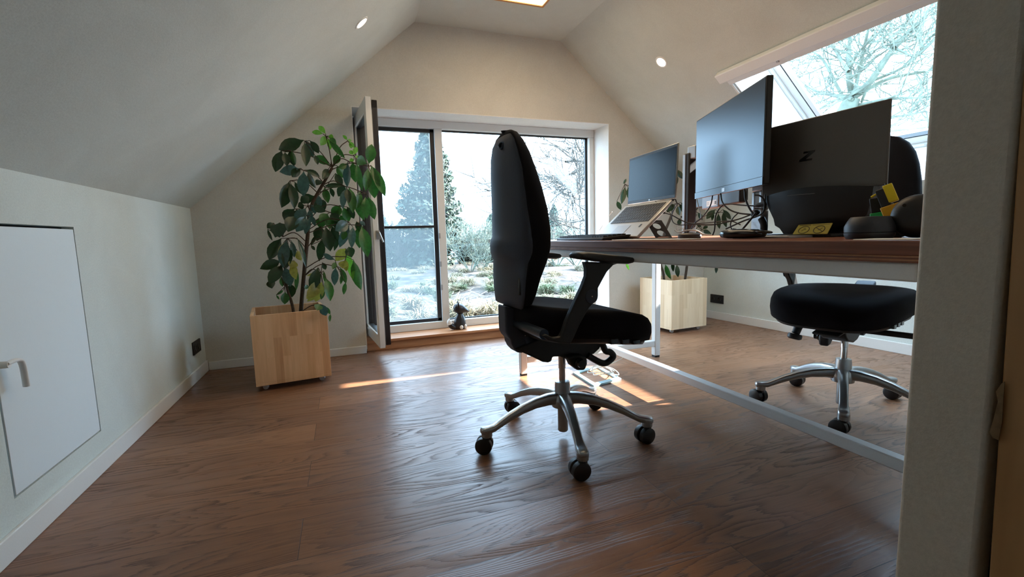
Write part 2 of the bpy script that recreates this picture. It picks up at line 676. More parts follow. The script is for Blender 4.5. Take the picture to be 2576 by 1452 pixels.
slope(0, 2.75, YB-.1, SY0)
slope(0, 2.75, SY1, Y1)
slope(0, SS0, SY0, SY1)
slope(SS1, 2.75, SY0, SY1)
struct('ceiling_right', b, M['ceil'], 'plastered slope of the roof holding the skylight', 'ceiling')
# right knee wall (slightly skewed)
b = MB()
p = [(xr(YB), YB), (xr(GY), GY), (xr(GY)+.12, GY), (xr(YB)+.12, YB)]
b.prism([(x, y) for x, y in p], 0, 1.16, 'z')
struct('wall_right', b, M['wall'], 'low plastered knee wall below the skylight')
struct('wall_back', MB().prism([(XL-.2, 0), (3.9, 0), (3.9, .9), (AR, ZC+.1), (AL, ZC+.1), (XL-.2, ZK)], YB-.12, YB), M['wall'], 'plastered end wall facing the gable')
# partition that ends in the jamb beside the camera
JX = .75
b = MB()
b.prism([(JX, 0), (3.58, 0), (3.58, .95), (AR, ZC), (JX, ZC)], .312, .402)
struct('wall_partition', b, M['jamb'], 'plastered partition ending in a rounded corner in the foreground', bevel=.006, seg=3)
b = MB()
b.prism([(.02, 0), (.291, 0), (.300, .405), (.3125, 1.03), (.338, 2.46), (.02, 2.46)], JX+.004, JX+.03, 'x')
struct('trim_2', b, M['door_wood'], 'knotty wooden door lining beside the plastered jamb', 'trim', bevel=.002)
b = MB()
b.box((JX+.03, .03, 0), (JX+.06, .311, 2.46))
struct('trim_3', b, M['gap'], 'dark gap behind the wooden lining', 'trim')
ch = MB()
cp = [at(a, c, 'x', JX-.0006) for a, c in ((2505, 985), (2510, 1010), (2500, 1050), (2489, 1088), (2497, 1102), (2512, 1108), (2521, 1060), (2524, 1000), (2527, 960), (2519, 965))]
ch.add(cp+[p+Vector((.0012, 0, 0)) for p in cp], [tuple(range(10)), tuple(range(10, 20))[::-1]]+[(i, 10+i, 10+(i+1) % 10, (i+1) % 10) for i in range(10)])
struct('trim_5', ch, M['chip'], 'chipped spot of bare plaster at the jamb edge', 'trim')
bb = .0125
for nm, yy in (('baseboard_left', 0),):
    struct(nm, MB().box((XL+.0005, YB, 0), (XL+.014, GY-.014, .074)), M['white'], 'white skirting board along the left knee wall', 'baseboard', bevel=.003)
struct('baseboard_gable', MB().box((XL+.014, GY-.014, 0), (WX0-.0, GY-.0005, .060)), M['white'], 'white skirting board left of the window', 'baseboard', bevel=.003)
struct('baseboard_corner', MB().box((WX1, GY-.014, 0), (xr(GY)-.014, GY-.0005, .066)), M['white'], 'white skirting board right of the window', 'baseboard', bevel=.003)
b = MB()
b.prism([(xr(YB)-.014, YB), (xr(GY)-.014, GY-.014), (xr(GY)-.0005, GY-.014), (xr(YB)-.0005, YB)], 0, .074, 'z')
struct('baseboard_right', b, M['white'], 'white skirting board along the right knee wall', 'baseboard', bevel=.003)

# oak sill step under the window
b = MB()
b.box((WX0+.006, GY+.045, 0), (WX1-.006, GY+.064, .066))
b.box((WX0+.006, GY+.028, .066), (WX1-.006, GY+.33, WZ0))
struct('trim_4', b, M['sill'], 'low oak window sill step with front riser', 'trim', bevel=.002)

# ------------------------------------------------------------------ gable window
FY = GY+.25
win = empty('window_1', ((WX0+WX1)/2, FY, WZ0), 'wide white gable window with one sash swung open', 'window', kind='structure')
f = MB()
fw = .062
X0, X1, Z0, Z1 = WX0+.006, WX1-.006, WZ0, WZ1-.006
MX0, MX1 = .775, .838
f.box((X0, FY, Z0), (X1, FY+.07, Z0+fw))
f.box((X0, FY, Z1-fw), (X1, FY+.07, Z1))
f.box((X0, FY, Z0+fw), (X0+fw, FY+.07, Z1-fw))
f.box((X1-fw+.012, FY, Z0+fw), (X1, FY+.07, Z1-fw))
f.box((MX0, FY, Z0+fw), (MX1, FY+.07, Z1-fw))
f.build('frame', M['pvc'], win, bevel=.003)
# black seals and outer profile of the fixed light
g = MB()
gx0, gx1, gz0, gz1 = MX1, X1-fw+.012, Z0+fw, Z1-fw
for q in (((gx0, gz0), (gx1, gz0+.010)), ((gx0, gz1-.012), (gx1, gz1)), ((gx0, gz0), (gx0+.006, gz1)), ((gx1-.022, gz0), (gx1, gz1))):
    g.box((q[0][0], FY+.045, q[0][1]), (q[1][0], FY+.066, q[1][1]))
g.build('outer_seal', M['gasket'], win)
MB().box((gx0+.002, FY+.05, gz0+.002), (gx1-.002, FY+.056, gz1-.002)).build('pane', M['glass'], win)
# insect screen of the open half
s = MB()
sx0, sx1, sz0, sz1 = X0+fw, MX0, Z0+fw, Z1-fw
bw = .034
s.box((sx0, FY+.035, sz0), (sx1, FY+.07, sz0+bw*.8))
s.box((sx0, FY+.035, sz1-bw*.8), (sx1, FY+.07, sz1))
s.box((sx0, FY+.035, sz0), (sx0+bw, FY+.07, sz1))
s.box((sx1-bw, FY+.035, sz0), (sx1, FY+.07, sz1))
zt = at(1040, 571, 'y', FY+.05).z
s.box((sx0, FY+.04, zt-.010), (sx1, FY+.06, zt+.010))
sf = s.build('insect_screen_frame', M['pvcdark'], win, bevel=.002)
MB().box((sx0+bw, FY+.050, sz0+bw*.8), (sx1-bw, FY+.0505, sz1-bw*.8)).build('mesh', M['screenmesh'], sf)
for z in (.42, .62, .86):
    MB().box((MX0-.004, FY-.006, z), (MX0+.012, FY+.02, z+.045)).build('striker_plate', M['silver'], win, bevel=.001)
# the open sash, hinged at the left
HX, HYY = .165, FY-.005
dirv = Vector((.062, -.61, 0)).normalized()
nrv = Vector((dirv.y, -dirv.x, 0))*-1       # towards +x (outer side)
if nrv.x < 0:
    nrv = -nrv
sw, sz_0, sz_1 = .615, .108, 1.803


def sbox(mb, t0, t1, n0, n1, z0, z1, mi=0):
    mb.obox(Vector((HX, HYY, z0))+dirv*t0+nrv*n0, dirv*(t1-t0), nrv*(n1-n0), (0, 0, z1-z0), mi)


sash = MB()
for (t0, t1, z0, z1) in ((0, sw, sz_0, sz_0+.085), (0, sw, sz_1-.085, sz_1), (0, .08, sz_0, sz_1), (sw-.08, sw, sz_0, sz_1)):
    sbox(sash, t0, t1, -.025, .012, z0, z1)
so = sash.build('sash', M['pvc'], win, bevel=.003)
sm = MB()
for (t0, t1, z0, z1) in ((.02, sw-.012, sz_0+.015, sz_0+.07), (.02, sw-.012, sz_1-.07, sz_1-.015), (.02, .07, sz_0+.02, sz_1-.02), (sw-.07, sw-.012, sz_0+.015, sz_1-.015)):
    sbox(sm, t0, t1, .020, .054, z0, z1)
sm.build('outer_profile', M['pvcdark'], so, bevel=.004)
sm = MB()
for (t0, t1, z0, z1) in ((.01, sw-.018, sz_0+.01, sz_0+.08), (.01, sw-.018, sz_1-.08, sz_1-.01), (.01, .08, sz_0, sz_1), (sw-.075, sw-.018, sz_0+.01, sz_1-.01)):
    sbox(sm, t0, t1, .012, .020, z0, z1)
sm.build('locking_groove', M['silver'], so)
sm = MB()
sbox(sm, .075, sw-.075, -.012, .02, sz_0+.08, sz_0+.092)
sbox(sm, .075, sw-.075, -.012, .02, sz_1-.092, sz_1-.08)
sbox(sm, .075, .09, -.012, .02, sz_0+.08, sz_1-.08)
sbox(sm, sw-.09, sw-.075, -.012, .02, sz_0+.08, sz_1-.08)
sm.build('glazing_seal', M['gasket'], so)
sm = MB()
sbox(sm, .085, sw-.085, .0, .012, sz_0+.09, sz_1-.09)
sm.build('sash_pane', M['glass'], so)
hh = Vector((HX, HYY, .895))+dirv*(sw+.002)
hb = MB()
hb.box(hh+Vector((-.005, -.006, -.03)), hh+Vector((.02, .002, .03)))
hb.tube([hh+Vector((.008, -.004, .02)), hh+Vector((.012, -.03, .015)), hh+Vector((.035, -.035, -.05))], [.007, .007, .006], 8)
hb.build('handle', M['silver'], so, smooth=40)
hb = MB()
hb.lathe([(.012, 0), (.012, .06)], (HX-.012, HYY, .07), 12)
hb.lathe([(.012, 0), (.012, .06)], (HX-.012, HYY, 1.75), 12)
hb.build('hinge', M['pvc'], so, smooth=40)

# ------------------------------------------------------------------ skylight
def sk(s_, y, d):
    p = A_R+ER*s_+NR*d
    return Vector((p.x, y, p.z))


def skbox(mb, s0, s1, y0, y1, d0, d1, mi=0):
    mb.obox(sk(s0, y0, d0), ER*(s1-s0), (0, y1-y0, 0), NR*(d1-d0), mi)


sky = empty('window_2', sk(1.45, 1.85, 0), 'roof skylight with white frame looking into a bare tree', 'window', kind='structure')
m = MB()
skbox(m, SS0, SS1, SY1-.012, SY1+.002, -.002, TH)
skbox(m, SS0, SS1, SY0-.002, SY0+.012, -.002, TH)
skbox(m, SS0-.002, SS0+.012, SY0, SY1, -.002, TH)
skbox(m, SS1-.012, SS1+.002, SY0, SY1, -.002, TH)
m.build('lining', M['white'], sky)
GD = .33


def ring(mb, s0, s1, y0, y1, w, d0, d1, wb=None):
    wb = wb or w
    skbox(mb, s0, s0+w, y0, y1, d0, d1)
    skbox(mb, s1-wb, s1, y0, y1, d0, d1)
    skbox(mb, s0+w, s1-wb, y0, y0+w, d0, d1)
    skbox(mb, s0+w, s1-wb, y1-w, y1, d0, d1)


m = MB()
ring(m, SS0+.012, SS1-.012, SY0+.012, SY1-.012, .018, GD-.035, GD+.05)
m.build('frame', M['white'], sky, bevel=.003)
m = MB()
ring(m, SS0+.030, SS1-.030, SY0+.030, SY1-.030, .062, GD-.012, GD+.045)
m.build('sash', M['white'], sky, bevel=.004)
m = MB()
ring(m, SS0+.088, SS1-.088, SY0+.088, SY1-.088, .008, GD-.016, GD+.02)
m.build('glazing_seal', M['gasket'], sky)
m = MB()
skbox(m, SS0+.09, SS1-.09, SY0+.09, SY1-.09, GD+.005, GD+.012)
m.build('pane', M['glass'], sky)
m = MB()
skbox(m, SS1-.05, SS1-.025, 1.66, 1.86, GD-.055, GD-.012)
m.tube([sk(SS1-.038, 1.86, GD-.04), sk(SS1-.038, 1.895, GD-.04)], .008, 8)
m.build('vent_handle', M['silver'], sky, bevel=.003)
m = MB()
skbox(m, SS0+.02, SS1-.03, SY1-.026, SY1-.013, .006, .03)
m.build('blind_rail', M['silver'], sky)

rb = empty('roller_blind', sk(.88, 1.85, -.03), 'rolled-up white blind cassette along the top of the skylight', 'blind')
m = MB()
skbox(m, .835, .905, 1.16, SY1+.03, -.045, -.001)
m.build('cassette', M['white'], rb, bevel=.006, seg=3)
m = MB()
skbox(m, .908, .945, 1.18, SY1-.015, -.03, .012)
m.build('bottom_rail', M['white'], rb, bevel=.004)
m = MB()
skbox(m, .912, .922, 2.10, 2.115, -.036, -.03)
m.build('catch', M['silver'], rb)

# ------------------------------------------------------------------ lamps in the ceiling
def spotlamp(px, py, A, n, label):
    d = ray(px, py)
    t = (Vector(A)-CAM).dot(n)/d.dot(n)
    p = CAM+d*t
    e = empty('recessed_spotlight', p, label, 'ceiling light', group='recessed spotlights')
    q = MB()
    q.lathe([(.034, -.004), (.047, -.004), (.048, .0), (.046, .004), (.036, .005), (.034, .0)], p, 28, -n, cap=False)
    q.build('trim_ring', M['white'], e, smooth=40)
    q = MB()
    q.lathe([(.0, -.002), (.035, -.002), (.035, .001), (.0, .002)], p, 24, -n)
    q.build('diffuser', M['spot'], e, smooth=40)
    L = bpy.data.lights.new('spot_light', 'SPOT')
    L.energy = 17
    L.color = (1, .72, .44)
    L.spot_size = R_(130)
    L.spot_blend = .8
    L.shadow_soft_size = .035
    lo = bpy.data.objects.new('spot_light', L)
    lo.rotation_mode = 'QUATERNION'
    lo.rotation_quaternion = (-n).to_track_quat('-Z', 'Y')
    lo.location = -n*.012
    lo.parent = e
    COL.objects.link(lo)
    return p


spotlamp(909, 57, (XL, 0, ZK), NL, 'lit round spotlight in the left roof slope')
spotlamp(1664, 156, (AR, 0, ZC), NR, 'lit round spotlight in the right roof slope beside the skylight')
lp = empty('ceiling_lamp', (1.22, 2.75, ZC), 'glowing long ceiling panel lamp with wooden rim at the ridge', 'ceiling light')
q = MB()
for a_, b_ in (((1.02, 3.072), (1.425, 3.09)), ((1.02, 1.3), (1.425, 1.318)), ((1.02, 1.318), (1.036, 3.072)), ((1.409, 1.318), (1.425, 3.072))):
    q.box((a_[0], a_[1], ZC-.03), (b_[0], b_[1], ZC))
q.build('rim', M['lampwood'], lp)
MB().box((1.036, 1.318, ZC-.024), (1.409, 3.072, ZC-.012)).build('diffuser', M['lamp'], lp)

# ------------------------------------------------------------------ sockets
def socket(c, u, n, label):
    c, u, n = Vector(c), Vector(u).normalized(), Vector(n).normalized()
    e = empty('wall_socket', c, label, 'socket', group='double wall sockets')
    q = MB()
    q.obox(c-u*.077-Vector((0, 0, .041)), u*.154, n*.009, (0, 0, .082))
    q.build('plate', M['black'], e, bevel=.002)
    for k in (-1, 1):
        q = MB()
        cc = c+u*.036*k+n*.009
        q.lathe([(.0, .0005), (.017, .0005), (.019, .002), (.021, .002), (.022, -.001)], cc, 20, n)
        q.build('insert', M['blackgloss'], e, smooth=40)


socket((XL, 3.428, .208), (0, 1, 0), (1, 0, 0), 'black double socket low on the left knee wall near the corner')
yr = 3.45
socket((xr(yr), yr, .199), (-.066, 1, 0), (-1, -.066, 0), 'black double socket low on the right wall beside the pale planter')

# ------------------------------------------------------------------ desk
DX0, DX1, DY0, DY1, DT = .975, 2.03, .468, 2.605, .832
desk = empty('desk', (1.5, 1.6, 0), 'large double desk with brown wooden top on white steel legs', 'desk')
MB().box((DX0, DY0, .804), (DX1, DY1, DT)).build('tabletop', M['desk_wood'], desk, bevel=.002)
m = MB()
for k in range(4):
    m.box((DX0+.002+(k % 2)*.0012, DY0+.002, .791+k*.00325), (DX1-.002, DY1-.002, .791+(k+1)*.00325), k % 2)
m.build('plywood_edge', [M['desk_wood'], M['sill']], desk)
FX0, FX1, FY0, FY1 = .985, 2.02, .484, 2.597
tw = .042
for (a, c) in (((FX0, FY0+tw, .755), (FX0+tw, FY1-tw, .791)), ((FX1-tw, FY0+tw, .755), (FX1, FY1-tw, .791)),
               ((FX0, FY0, .755), (FX1, FY0+tw, .791)), ((FX0, FY1-tw, .755), (FX1, FY1, .791))):
    MB().box(a, c).build('frame_rail', M['desk_white'], desk, bevel=.004)
for x in (FX0, FX1-tw):
    for y in (FY0, FY1-tw):
        lg = MB().box((x, y, .012), (x+tw, y+tw, .755)).build('leg', M['desk_white'], desk, bevel=.004)
        MB().box((x+.003, y+.003, 0), (x+tw-.003, y+tw-.003, .012)).build('rubber_foot', M['rubber'], lg)
for y in (FY0+.001, FY1-tw-.001+.002):
    MB().box((FX0+tw, y, .078), (FX1-tw, y+tw-.002, .118)).build('crossbar', M['desk_white'], desk, bevel=.004)
MB().box((1.535, FY0+.01, .118), (1.577, FY1-.01, .158)).build('stretcher', M['desk_white'], desk, bevel=.004)

# ------------------------------------------------------------------ office chairs (front = +x, left = +y)
U0, V0 = .84, 1.70


def sgnpow(a, p):
    return math.copysign(abs(a)**p, a)


TH1 = R_(3)
EXC, EYC = Vector((math.cos(TH1), math.sin(TH1), 0)), Vector((-math.sin(TH1), math.cos(TH1), 0))


def onv(px, py, v):
    """where the sight line meets the chair's own lengthwise plane at offset v: (u, z)"""
    d = ray(px, py)
    c0 = Vector((U0, V0, 0))
    p = CAM+d*(((c0-CAM).dot(EYC)+v)/d.dot(EYC))
    return (p-c0).dot(EXC), p.z


def prof(pts, scale, ox, oy, v):
    return [onv(ox+a*scale, oy+c*scale, v) for a, c in pts]


def make_chair(label):
    ch = empty('office_chair', (0, 0, 0), label, 'office chair', group='black office chairs at the desk')

    def B(mb, name, mat, parent=ch, **kw):
        return mb.build(name, mat, parent, world=False, **kw)
    # five-star base
    hub = MB()
    hub.lathe([(.024, .245), (.031, .243), (.033, .225), (.033, .195), (.045, .185), (.05, .16), (.046, .135), (.028, .13)], (0, 0, 0), 28)
    base = B(hub, 'base_hub', M['alu'], smooth=40)
    for k in range(5):
        a = R_(35.9+72*k)
        ca, sa = math.cos(a), math.sin(a)

        def W(r, t, z):
            return Vector((ca*r-sa*t, sa*r+ca*t, z))
        rings = []
        for (r, z, w, h) in ((.03, .172, .024, .025), (.07, .174, .022, .023), (.13, .168, .020, .020), (.19, .153, .0185, .018), (.25, .130, .0175, .016), (.295, .108, .0175, .014), (.318, .098, .0205, .013), (.345, .095, .0215, .0135), (.365, .094, .019, .012), (.372, .093, .009, .007)):
            pr = []
            for q in range(16):
                th = 2*PI*q/16
                pr.append(W(r, w*sgnpow(math.cos(th), .55), z+h*sgnpow(math.sin(th), .55)))
            rings.append(pr[::-1])
        arm = MB().loft(rings)
        ao = B(arm, 'base_arm', M['alu'], base, smooth=50)
        c = MB()
        c.lathe([(.013, .054), (.013, .066), (.0215, .068), (.0225, .094)], W(.347, 0, 0), 16)
        c.build('caster_stem', M['alu'], ao, world=False, smooth=40)
    for k in range(5):
        a = R_(35.9+72*k)
        ca, sa = math.cos(a), math.sin(a)
        spin = a+R_((35, -20, 60, 10, -50)[k])
        wx = Vector((math.cos(spin), math.sin(spin), 0))
        c0 = Vector((ca*.347, sa*.347, .0345))+wx.cross(Vector((0, 0, 1)))*.012
        q = MB()
        q.lathe([(.0, -.031), (.026, -.031), (.033, -.027), (.0345, -.018), (.0345, -.007), (.030, -.004), (.0, -.003)], c0, 28, wx)
        q.lathe([(.0, .003), (.030, .004), (.0345, .007), (.0345, .018), (.033, .027), (.026, .031), (.0, .031)], c0, 28, wx)
        co_ = B(q, 'caster', M['wheel'], smooth=40)
        q = MB()
        q.lathe([(.012, -.008), (.012, .008)], c0, 12, wx)
        q.box(Vector((ca*.347-.014, sa*.347-.014, .045)), Vector((ca*.347+.014, sa*.347+.014, .078)))
        q.build('caster_housing', M['wheel'], co_, world=False, bevel=.004)
    # gas lift
    q = MB().lathe([(.0, .024), (.019, .024), (.0215, .028), (.0215, .14)], (0, 0, 0), 24)
    B(q, 'lift_tube', M['alu'], smooth=40)
    q = MB().lathe([(.0135, .24), (.0135, .30), (.0155, .301), (.0155, .40)], (0, 0, 0), 24)
    B(q, 'lift_piston', M['chrome'], smooth=40)
    # mechanism: silhouette measured in the photo, extruded
    s7 = 420/2346
    pm = prof([(300, 990), (420, 1045), (560, 1110), (690, 1172), (760, 1180), (805, 1165), (825, 1100), (930, 1095), (1060, 1150), (1190, 1150), (1290, 1100), (1400, 1060), (1480, 985), (1520, 905), (1735, 900),
               (1745, 860), (1200, 850), (900, 880), (620, 850), (430, 935)], s7, 1240, 700, -.04)
    q = MB().prism(pm, -.052, .052)
    B(q, 'tilt_mechanism', M['black'], bevel=.008, seg=3)
    # side plates and knob axle
    q = MB()
    q.prism(prof([(1060, 1120), (1110, 1230), (1200, 1300), (1300, 1300), (1335, 1210), (1335, 1130), (1250, 1075), (1130, 1080)], s7, 1240, 700, -.085), -.085, -.045)
    B(q, 'tension_housing', M['black'], bevel=.010, seg=3)
    kp = onv(1240+1245*s7, 700+1205*s7, -.11)
    q = MB().lathe([(.0, .0), (.020, .0), (.021, .012), (.017, .016), (.016, .03), (.0, .03)], (kp[0], -.085, kp[1]), 24, (0, -1, 0))
    B(q, 'tension_knob', M['blackgloss'], smooth=40)
    # foot-like lever loop in front
    lv = prof([(1330, 1085), (1440, 1150), (1540, 1195), (1610, 1180), (1690, 1100), (1650, 1040), (1580, 1020), (1530, 900)], s7, 1240, 700, -.055)
    q = MB().tube(spline([(u, -.055, z) for u, z in lv], 4), [.014]*29, 10)
    B(q, 'height_lever', M['black'], smooth=60)
    # lever bars that stick out sideways
    for sy in (-1, 1):
        q = MB()
        y0, y1 = sorted((sy*.05, sy*(.235 if sy < 0 else .21)))
        q.lathe([(.0, y0), (.009, y0), (.0105, y0+.01), (.0105, y1-.006), (.008, y1), (.0, y1)], (.105, 0, .425 if sy > 0 else .415), 16, (0, 1, 0))
        if sy > 0:
            B(q, 'tilt_lever', M['black'], smooth=40)
    q = MB()
    q.tube([(.17, .07, .455), (.185, .085, .42), (.195, .095, .385)], [.018, .015, .015], 14)
    q.lathe([(.0, -.012), (.026, -.012), (.029, -.006), (.029, .006), (.022, .012), (.0, .012)], (.198, .097, .372), 24, (.2, .15, -1))
    B(q, 'tilt_knob', M['black'], smooth=40)
    # rear J-shaped support of the back
    pj = prof([(78, 360), (84, 560), (92, 720), (118, 775), (162, 822), (172, 880), (205, 945), (255, 995), (310, 1002), (440, 965), (470, 935), (420, 910), (375, 865), (357, 800), (355, 640), (385, 455)], s7, 1240, 700, .03)
    q = MB().prism(pj, -.04, .04)
    B(q, 'back_support', M['shell'], bevel=.010, seg=3)
    # seat: cushion and pan
    def seat_ring(z, u0, u1, hw, drop=.035, n=4.0):
        out = []
        for k in range(48):
            th = 2*PI*k/48
            c, s_ = math.cos(th), math.sin(th)
            u = (u0+u1)/2+(u1-u0)/2*sgnpow(c, 2/n)
            v = hw*sgnpow(s_, 2/n)
            v *= 1-.50*max(0, (-u-.04)/.22)**1.6-.12*max(0, (u-.12)/.2)**2
            t = max(0, (u-.02)/.31)
            out.append(Vector((u, v, z+.004-.10*u-drop*t*t)))
        return out
    rings = [seat_ring(.472, -.20, .29, .20), seat_ring(.470, -.215, .33, .232), seat_ring(.480, -.228, .352, .248), seat_ring(.512, -.235, .362, .253), seat_ring(.548, -.234, .360, .252),
             seat_ring(.568, -.226, .342, .246), seat_ring(.577, -.215, .315, .232), seat_ring(.577, -.18, .25, .19), seat_ring(.569, -.12, .16, .12), seat_ring(.565, -.04, .06, .04)]
    B(MB().loft(rings), 'seat', M['fabric'], smooth=180)
    rings = [seat_ring(.427, -.10, .16, .09), seat_ring(.440, -.17, .26, .19), seat_ring(.454, -.20, .322, .226), seat_ring(.468, -.21, .332, .232), seat_ring(.474, -.20, .32, .22)]
    pan = B(MB().loft(rings), 'seat_pan', M['black'], smooth=60)
    for k in range(3):
        for sy in (-1, 1):
            q = MB()
            u = .085+.052*k
            q.box((u, sy*.205-.012, .438-.006*k), (u+.036, sy*.205+.026*sy+.0, .462-.009*k)) if sy > 0 else q.box((u, -.231, .438-.006*k), (u+.036, -.19, .462-.009*k))
            q.build('slot_rib', M['blackgloss'], pan, world=False, bevel=.003)
    # backrest: padded front and hard rear cover
    def back_ring(z, us, af, ar, hw, n=2.7, wing=.03):
        out = []
        for k in range(44):
            th = 2*PI*k/44
            c, s_ = math.cos(th), math.sin(th)
            v = hw*sgnpow(s_, 2/n)
            u = us+(af if c > 0 else ar)*sgnpow(abs(c), 2/n)*(1 if c > 0 else -1)
            if c > 0:
                u -= wing*max(0, 1-(v/hw)**2)
            out.append(Vector((u, v, z)))
        return out
    zs = [  # z, parting u, front u (wing), half width
        (.600, -.232, -.175, .125), (.606, -.232, -.160, .142), (.640, -.230, -.142, .152), (.70, -.228, -.119, .160), (.76, -.218, -.088, .165), (.80, -.203, -.076, .167), (.82, -.201, -.072, .168),
        (.88, -.202, -.070, .168), (.96, -.213, -.080, .166), (1.04, -.220, -.104, .160), (1.11, -.224, -.131, .150), (1.165, -.232, -.150, .136), (1.21, -.235, -.172, .114), (1.24, -.232, -.195, .086), (1.255, -.225, -.212, .046), (1.259, -.222, -.218, .02)]
    rings = [back_ring(z, us, uf-us, .012, hw) for z, us, uf, hw in zs]
    B(MB().loft(rings), 'backrest', M['fabric'], smooth=70)
    zr = [(.588, -.240, .118), (.594, -.250, .138), (.64, -.256, .150), (.70, -.258, .157), (.765, -.262, .160), (.778, -.273, .163), (.80, -.281, .165), (.825, -.283, .166), (.848, -.280, .165), (.858, -.271, .162),
          (.92, -.266, .160), (1.02, -.262, .154), (1.10, -.264, .145), (1.165, -.262, .130), (1.21, -.256, .108), (1.235, -.247, .080), (1.247, -.238, .045)]
    def pu(z):
        for (z0, u0, *_), (z1, u1, *_) in zip(zs, zs[1:]):
            if z <= z1:
                t = max(0, (z-z0)/(z1-z0))
                return u0+(u1-u0)*t
        return zs[-1][1]
    rings = []
    for z, ur, hw in zr:
        us = pu(z)-.004
        rings.append(back_ring(z, us, .006, us-ur, hw, n=2.2, wing=0))
    sh = B(MB().loft(rings), 'back_cover', M['shell'], smooth=60)
    q = MB()
    q.tube([(-.243, -.128, .645), (-.240, -.130, .69), (-.238, -.130, .71)], [.009, .011, .009], 10)
    q.build('adjust_slot', M['blackgloss'], sh, world=False, smooth=60)
    q = MB()
    nv = Vector((-.86, -.42, .28)).normalized()
    q.lathe([(.010, -.006), (.010, .004), (.0125, .006), (.015, .004), (.0155, -.006)], (-.2585, -.030, 1.198), 24, nv)
    q.build('emblem', M['steel_blue'], sh, world=False, smooth=40)
    # armrests
    s2 = 520/1144
    post = prof([(640, 790), (652, 830), (650, 872), (628, 930), (600, 988), (570, 1055), (540, 1122), (522, 1180), (506, 1206), (470, 1212), (425, 1190), (405, 1200), (440, 1225), (500, 1240), (560, 1246),
                 (585, 1205), (612, 1140), (645, 1080), (665, 1045), (690, 1020), (716, 978), (716, 935), (740, 890), (765, 845), (800, 808), (840, 795)], s2, 1180, 300, -.282)
    pad = prof([(595, 752), (606, 738), (640, 733), (690, 738), (770, 748), (850, 757), (897, 766), (908, 780), (900, 795), (870, 803), (800, 799), (700, 786), (640, 778), (600, 770)], s2, 1180, 300, -.29)
    cu = sum(p[0] for p in pad)/len(pad)
    cz = sum(p[1] for p in pad)/len(pad)
    kb = onv(1180+680*s2, 300+982*s2, -.285)
    for sy in (-1, 1):
        q = MB().prism([(max(u, -.075), z) for u, z in post], sy*.258, sy*.282) if sy > 0 else MB().prism(post, -.282, -.258)
        arm = B(q, 'arm_post', M['black'], bevel=.006, seg=3)
        rings = []
        for (t, sc) in ((-.046, .35), (-.043, .72), (-.034, .93), (-.018, 1), (.018, 1), (.034, .93), (.043, .72), (.046, .35)):
            rings.append([Vector((cu+(u-cu)*(.75+.25*sc), sy*.268+t, cz+(z-cz)*(sc if z > cz else .4+.6*sc))) for u, z in pad])
        q = MB().loft(rings)
        q.f = [f[::-1] for f in q.f]
        B(q, 'armrest_pad', M['black'], smooth=70)
        q = MB().lathe([(.0, .006), (.019, .006), (.025, .003), (.026, .0)], (kb[0], sy*.282, kb[1]), 20, (0, sy, 0))
        q.build('arm_knob', M['shell'], arm, world=False, smooth=40)
        q = MB().lathe([(.0, .002), (.0032, .0)], (kb[0], sy*.288, kb[1]), 10, (0, sy, 0))
        q.build('screw', M['chrome'], arm, world=False)
    tb = onv(1240+720*s7, 700+790*s7, -.268)
    for y0, y1, du in ((-.268, -.02, 0), (.05, .262, .20)):
        q = MB().tube([(tb[0]+du, y0, tb[1]-du*.1), (tb[0]+du, y1, tb[1]-du*.1)], .0185, 18)
        B(q, 'arm_tube', M['steel_blue'], smooth=40)
    return ch


chair = make_chair('black office chair seen from behind on the near side of the desk')
chair2 = copy_tree(chair)
chair.location = (U0, V0, 0)
chair.rotation_euler.z = TH1
chair2['label'] = 'black office chair facing the camera on the far side of the desk'
chair2.location = (2.185, 1.435, 0)
# its base is turned differently from its seat: the base parts follow the measured caster positions
ROT2 = R_(197)
chair2.rotation_euler.z = ROT2
turn = R_(143)-ROT2-R_(35.9)
for c in list(chair2.children):
    nm = c.name.split('.')[0]
    if nm in ('base_hub', 'caster'):
        c.rotation_euler.z = turn
    elif nm in ('height_lever', 'tilt_lever', 'tilt_knob'):
        bpy.data.objects.remove(c)
    elif nm in ('seat', 'seat_pan', 'slot_rib'):       # this seat is set level, the other one tips forward
        rm = Matrix.Rotation(-.115, 4, 'Y')
        pv_ = Vector((0, 0, .52))
        c.matrix_local = Matrix.Translation(pv_) @ rm @ Matrix.Translation(-pv_)
    elif nm in ('backrest', 'back_cover'):
        c.scale = (1, 1.2, 1)
        c.location.z = .025
for (y0, y1) in ((.05, .275), (-.215, -.05)):
    q = MB().lathe([(.0, y0), (.011, y0), (.0125, y0+.006), (.0125, y1-.006), (.011, y1), (.0, y1)], (.10, 0, .408), 16, (0, 1, 0))
    q.build('tilt_lever', M['black'], chair2, world=False, smooth=40)
q = MB().tube([(.16, -.115, .435), (.185, -.13, .405), (.20, -.135, .375)], [.022, .018, .017], 14)
q.lathe([(.0, -.013), (.027, -.013), (.030, -.006), (.030, .006), (.022, .013), (.0, .013)], (.204, -.137, .360), 24, (.25, -.1, -1))
q.build('tilt_knob', M['black'], chair2, world=False, smooth=40)

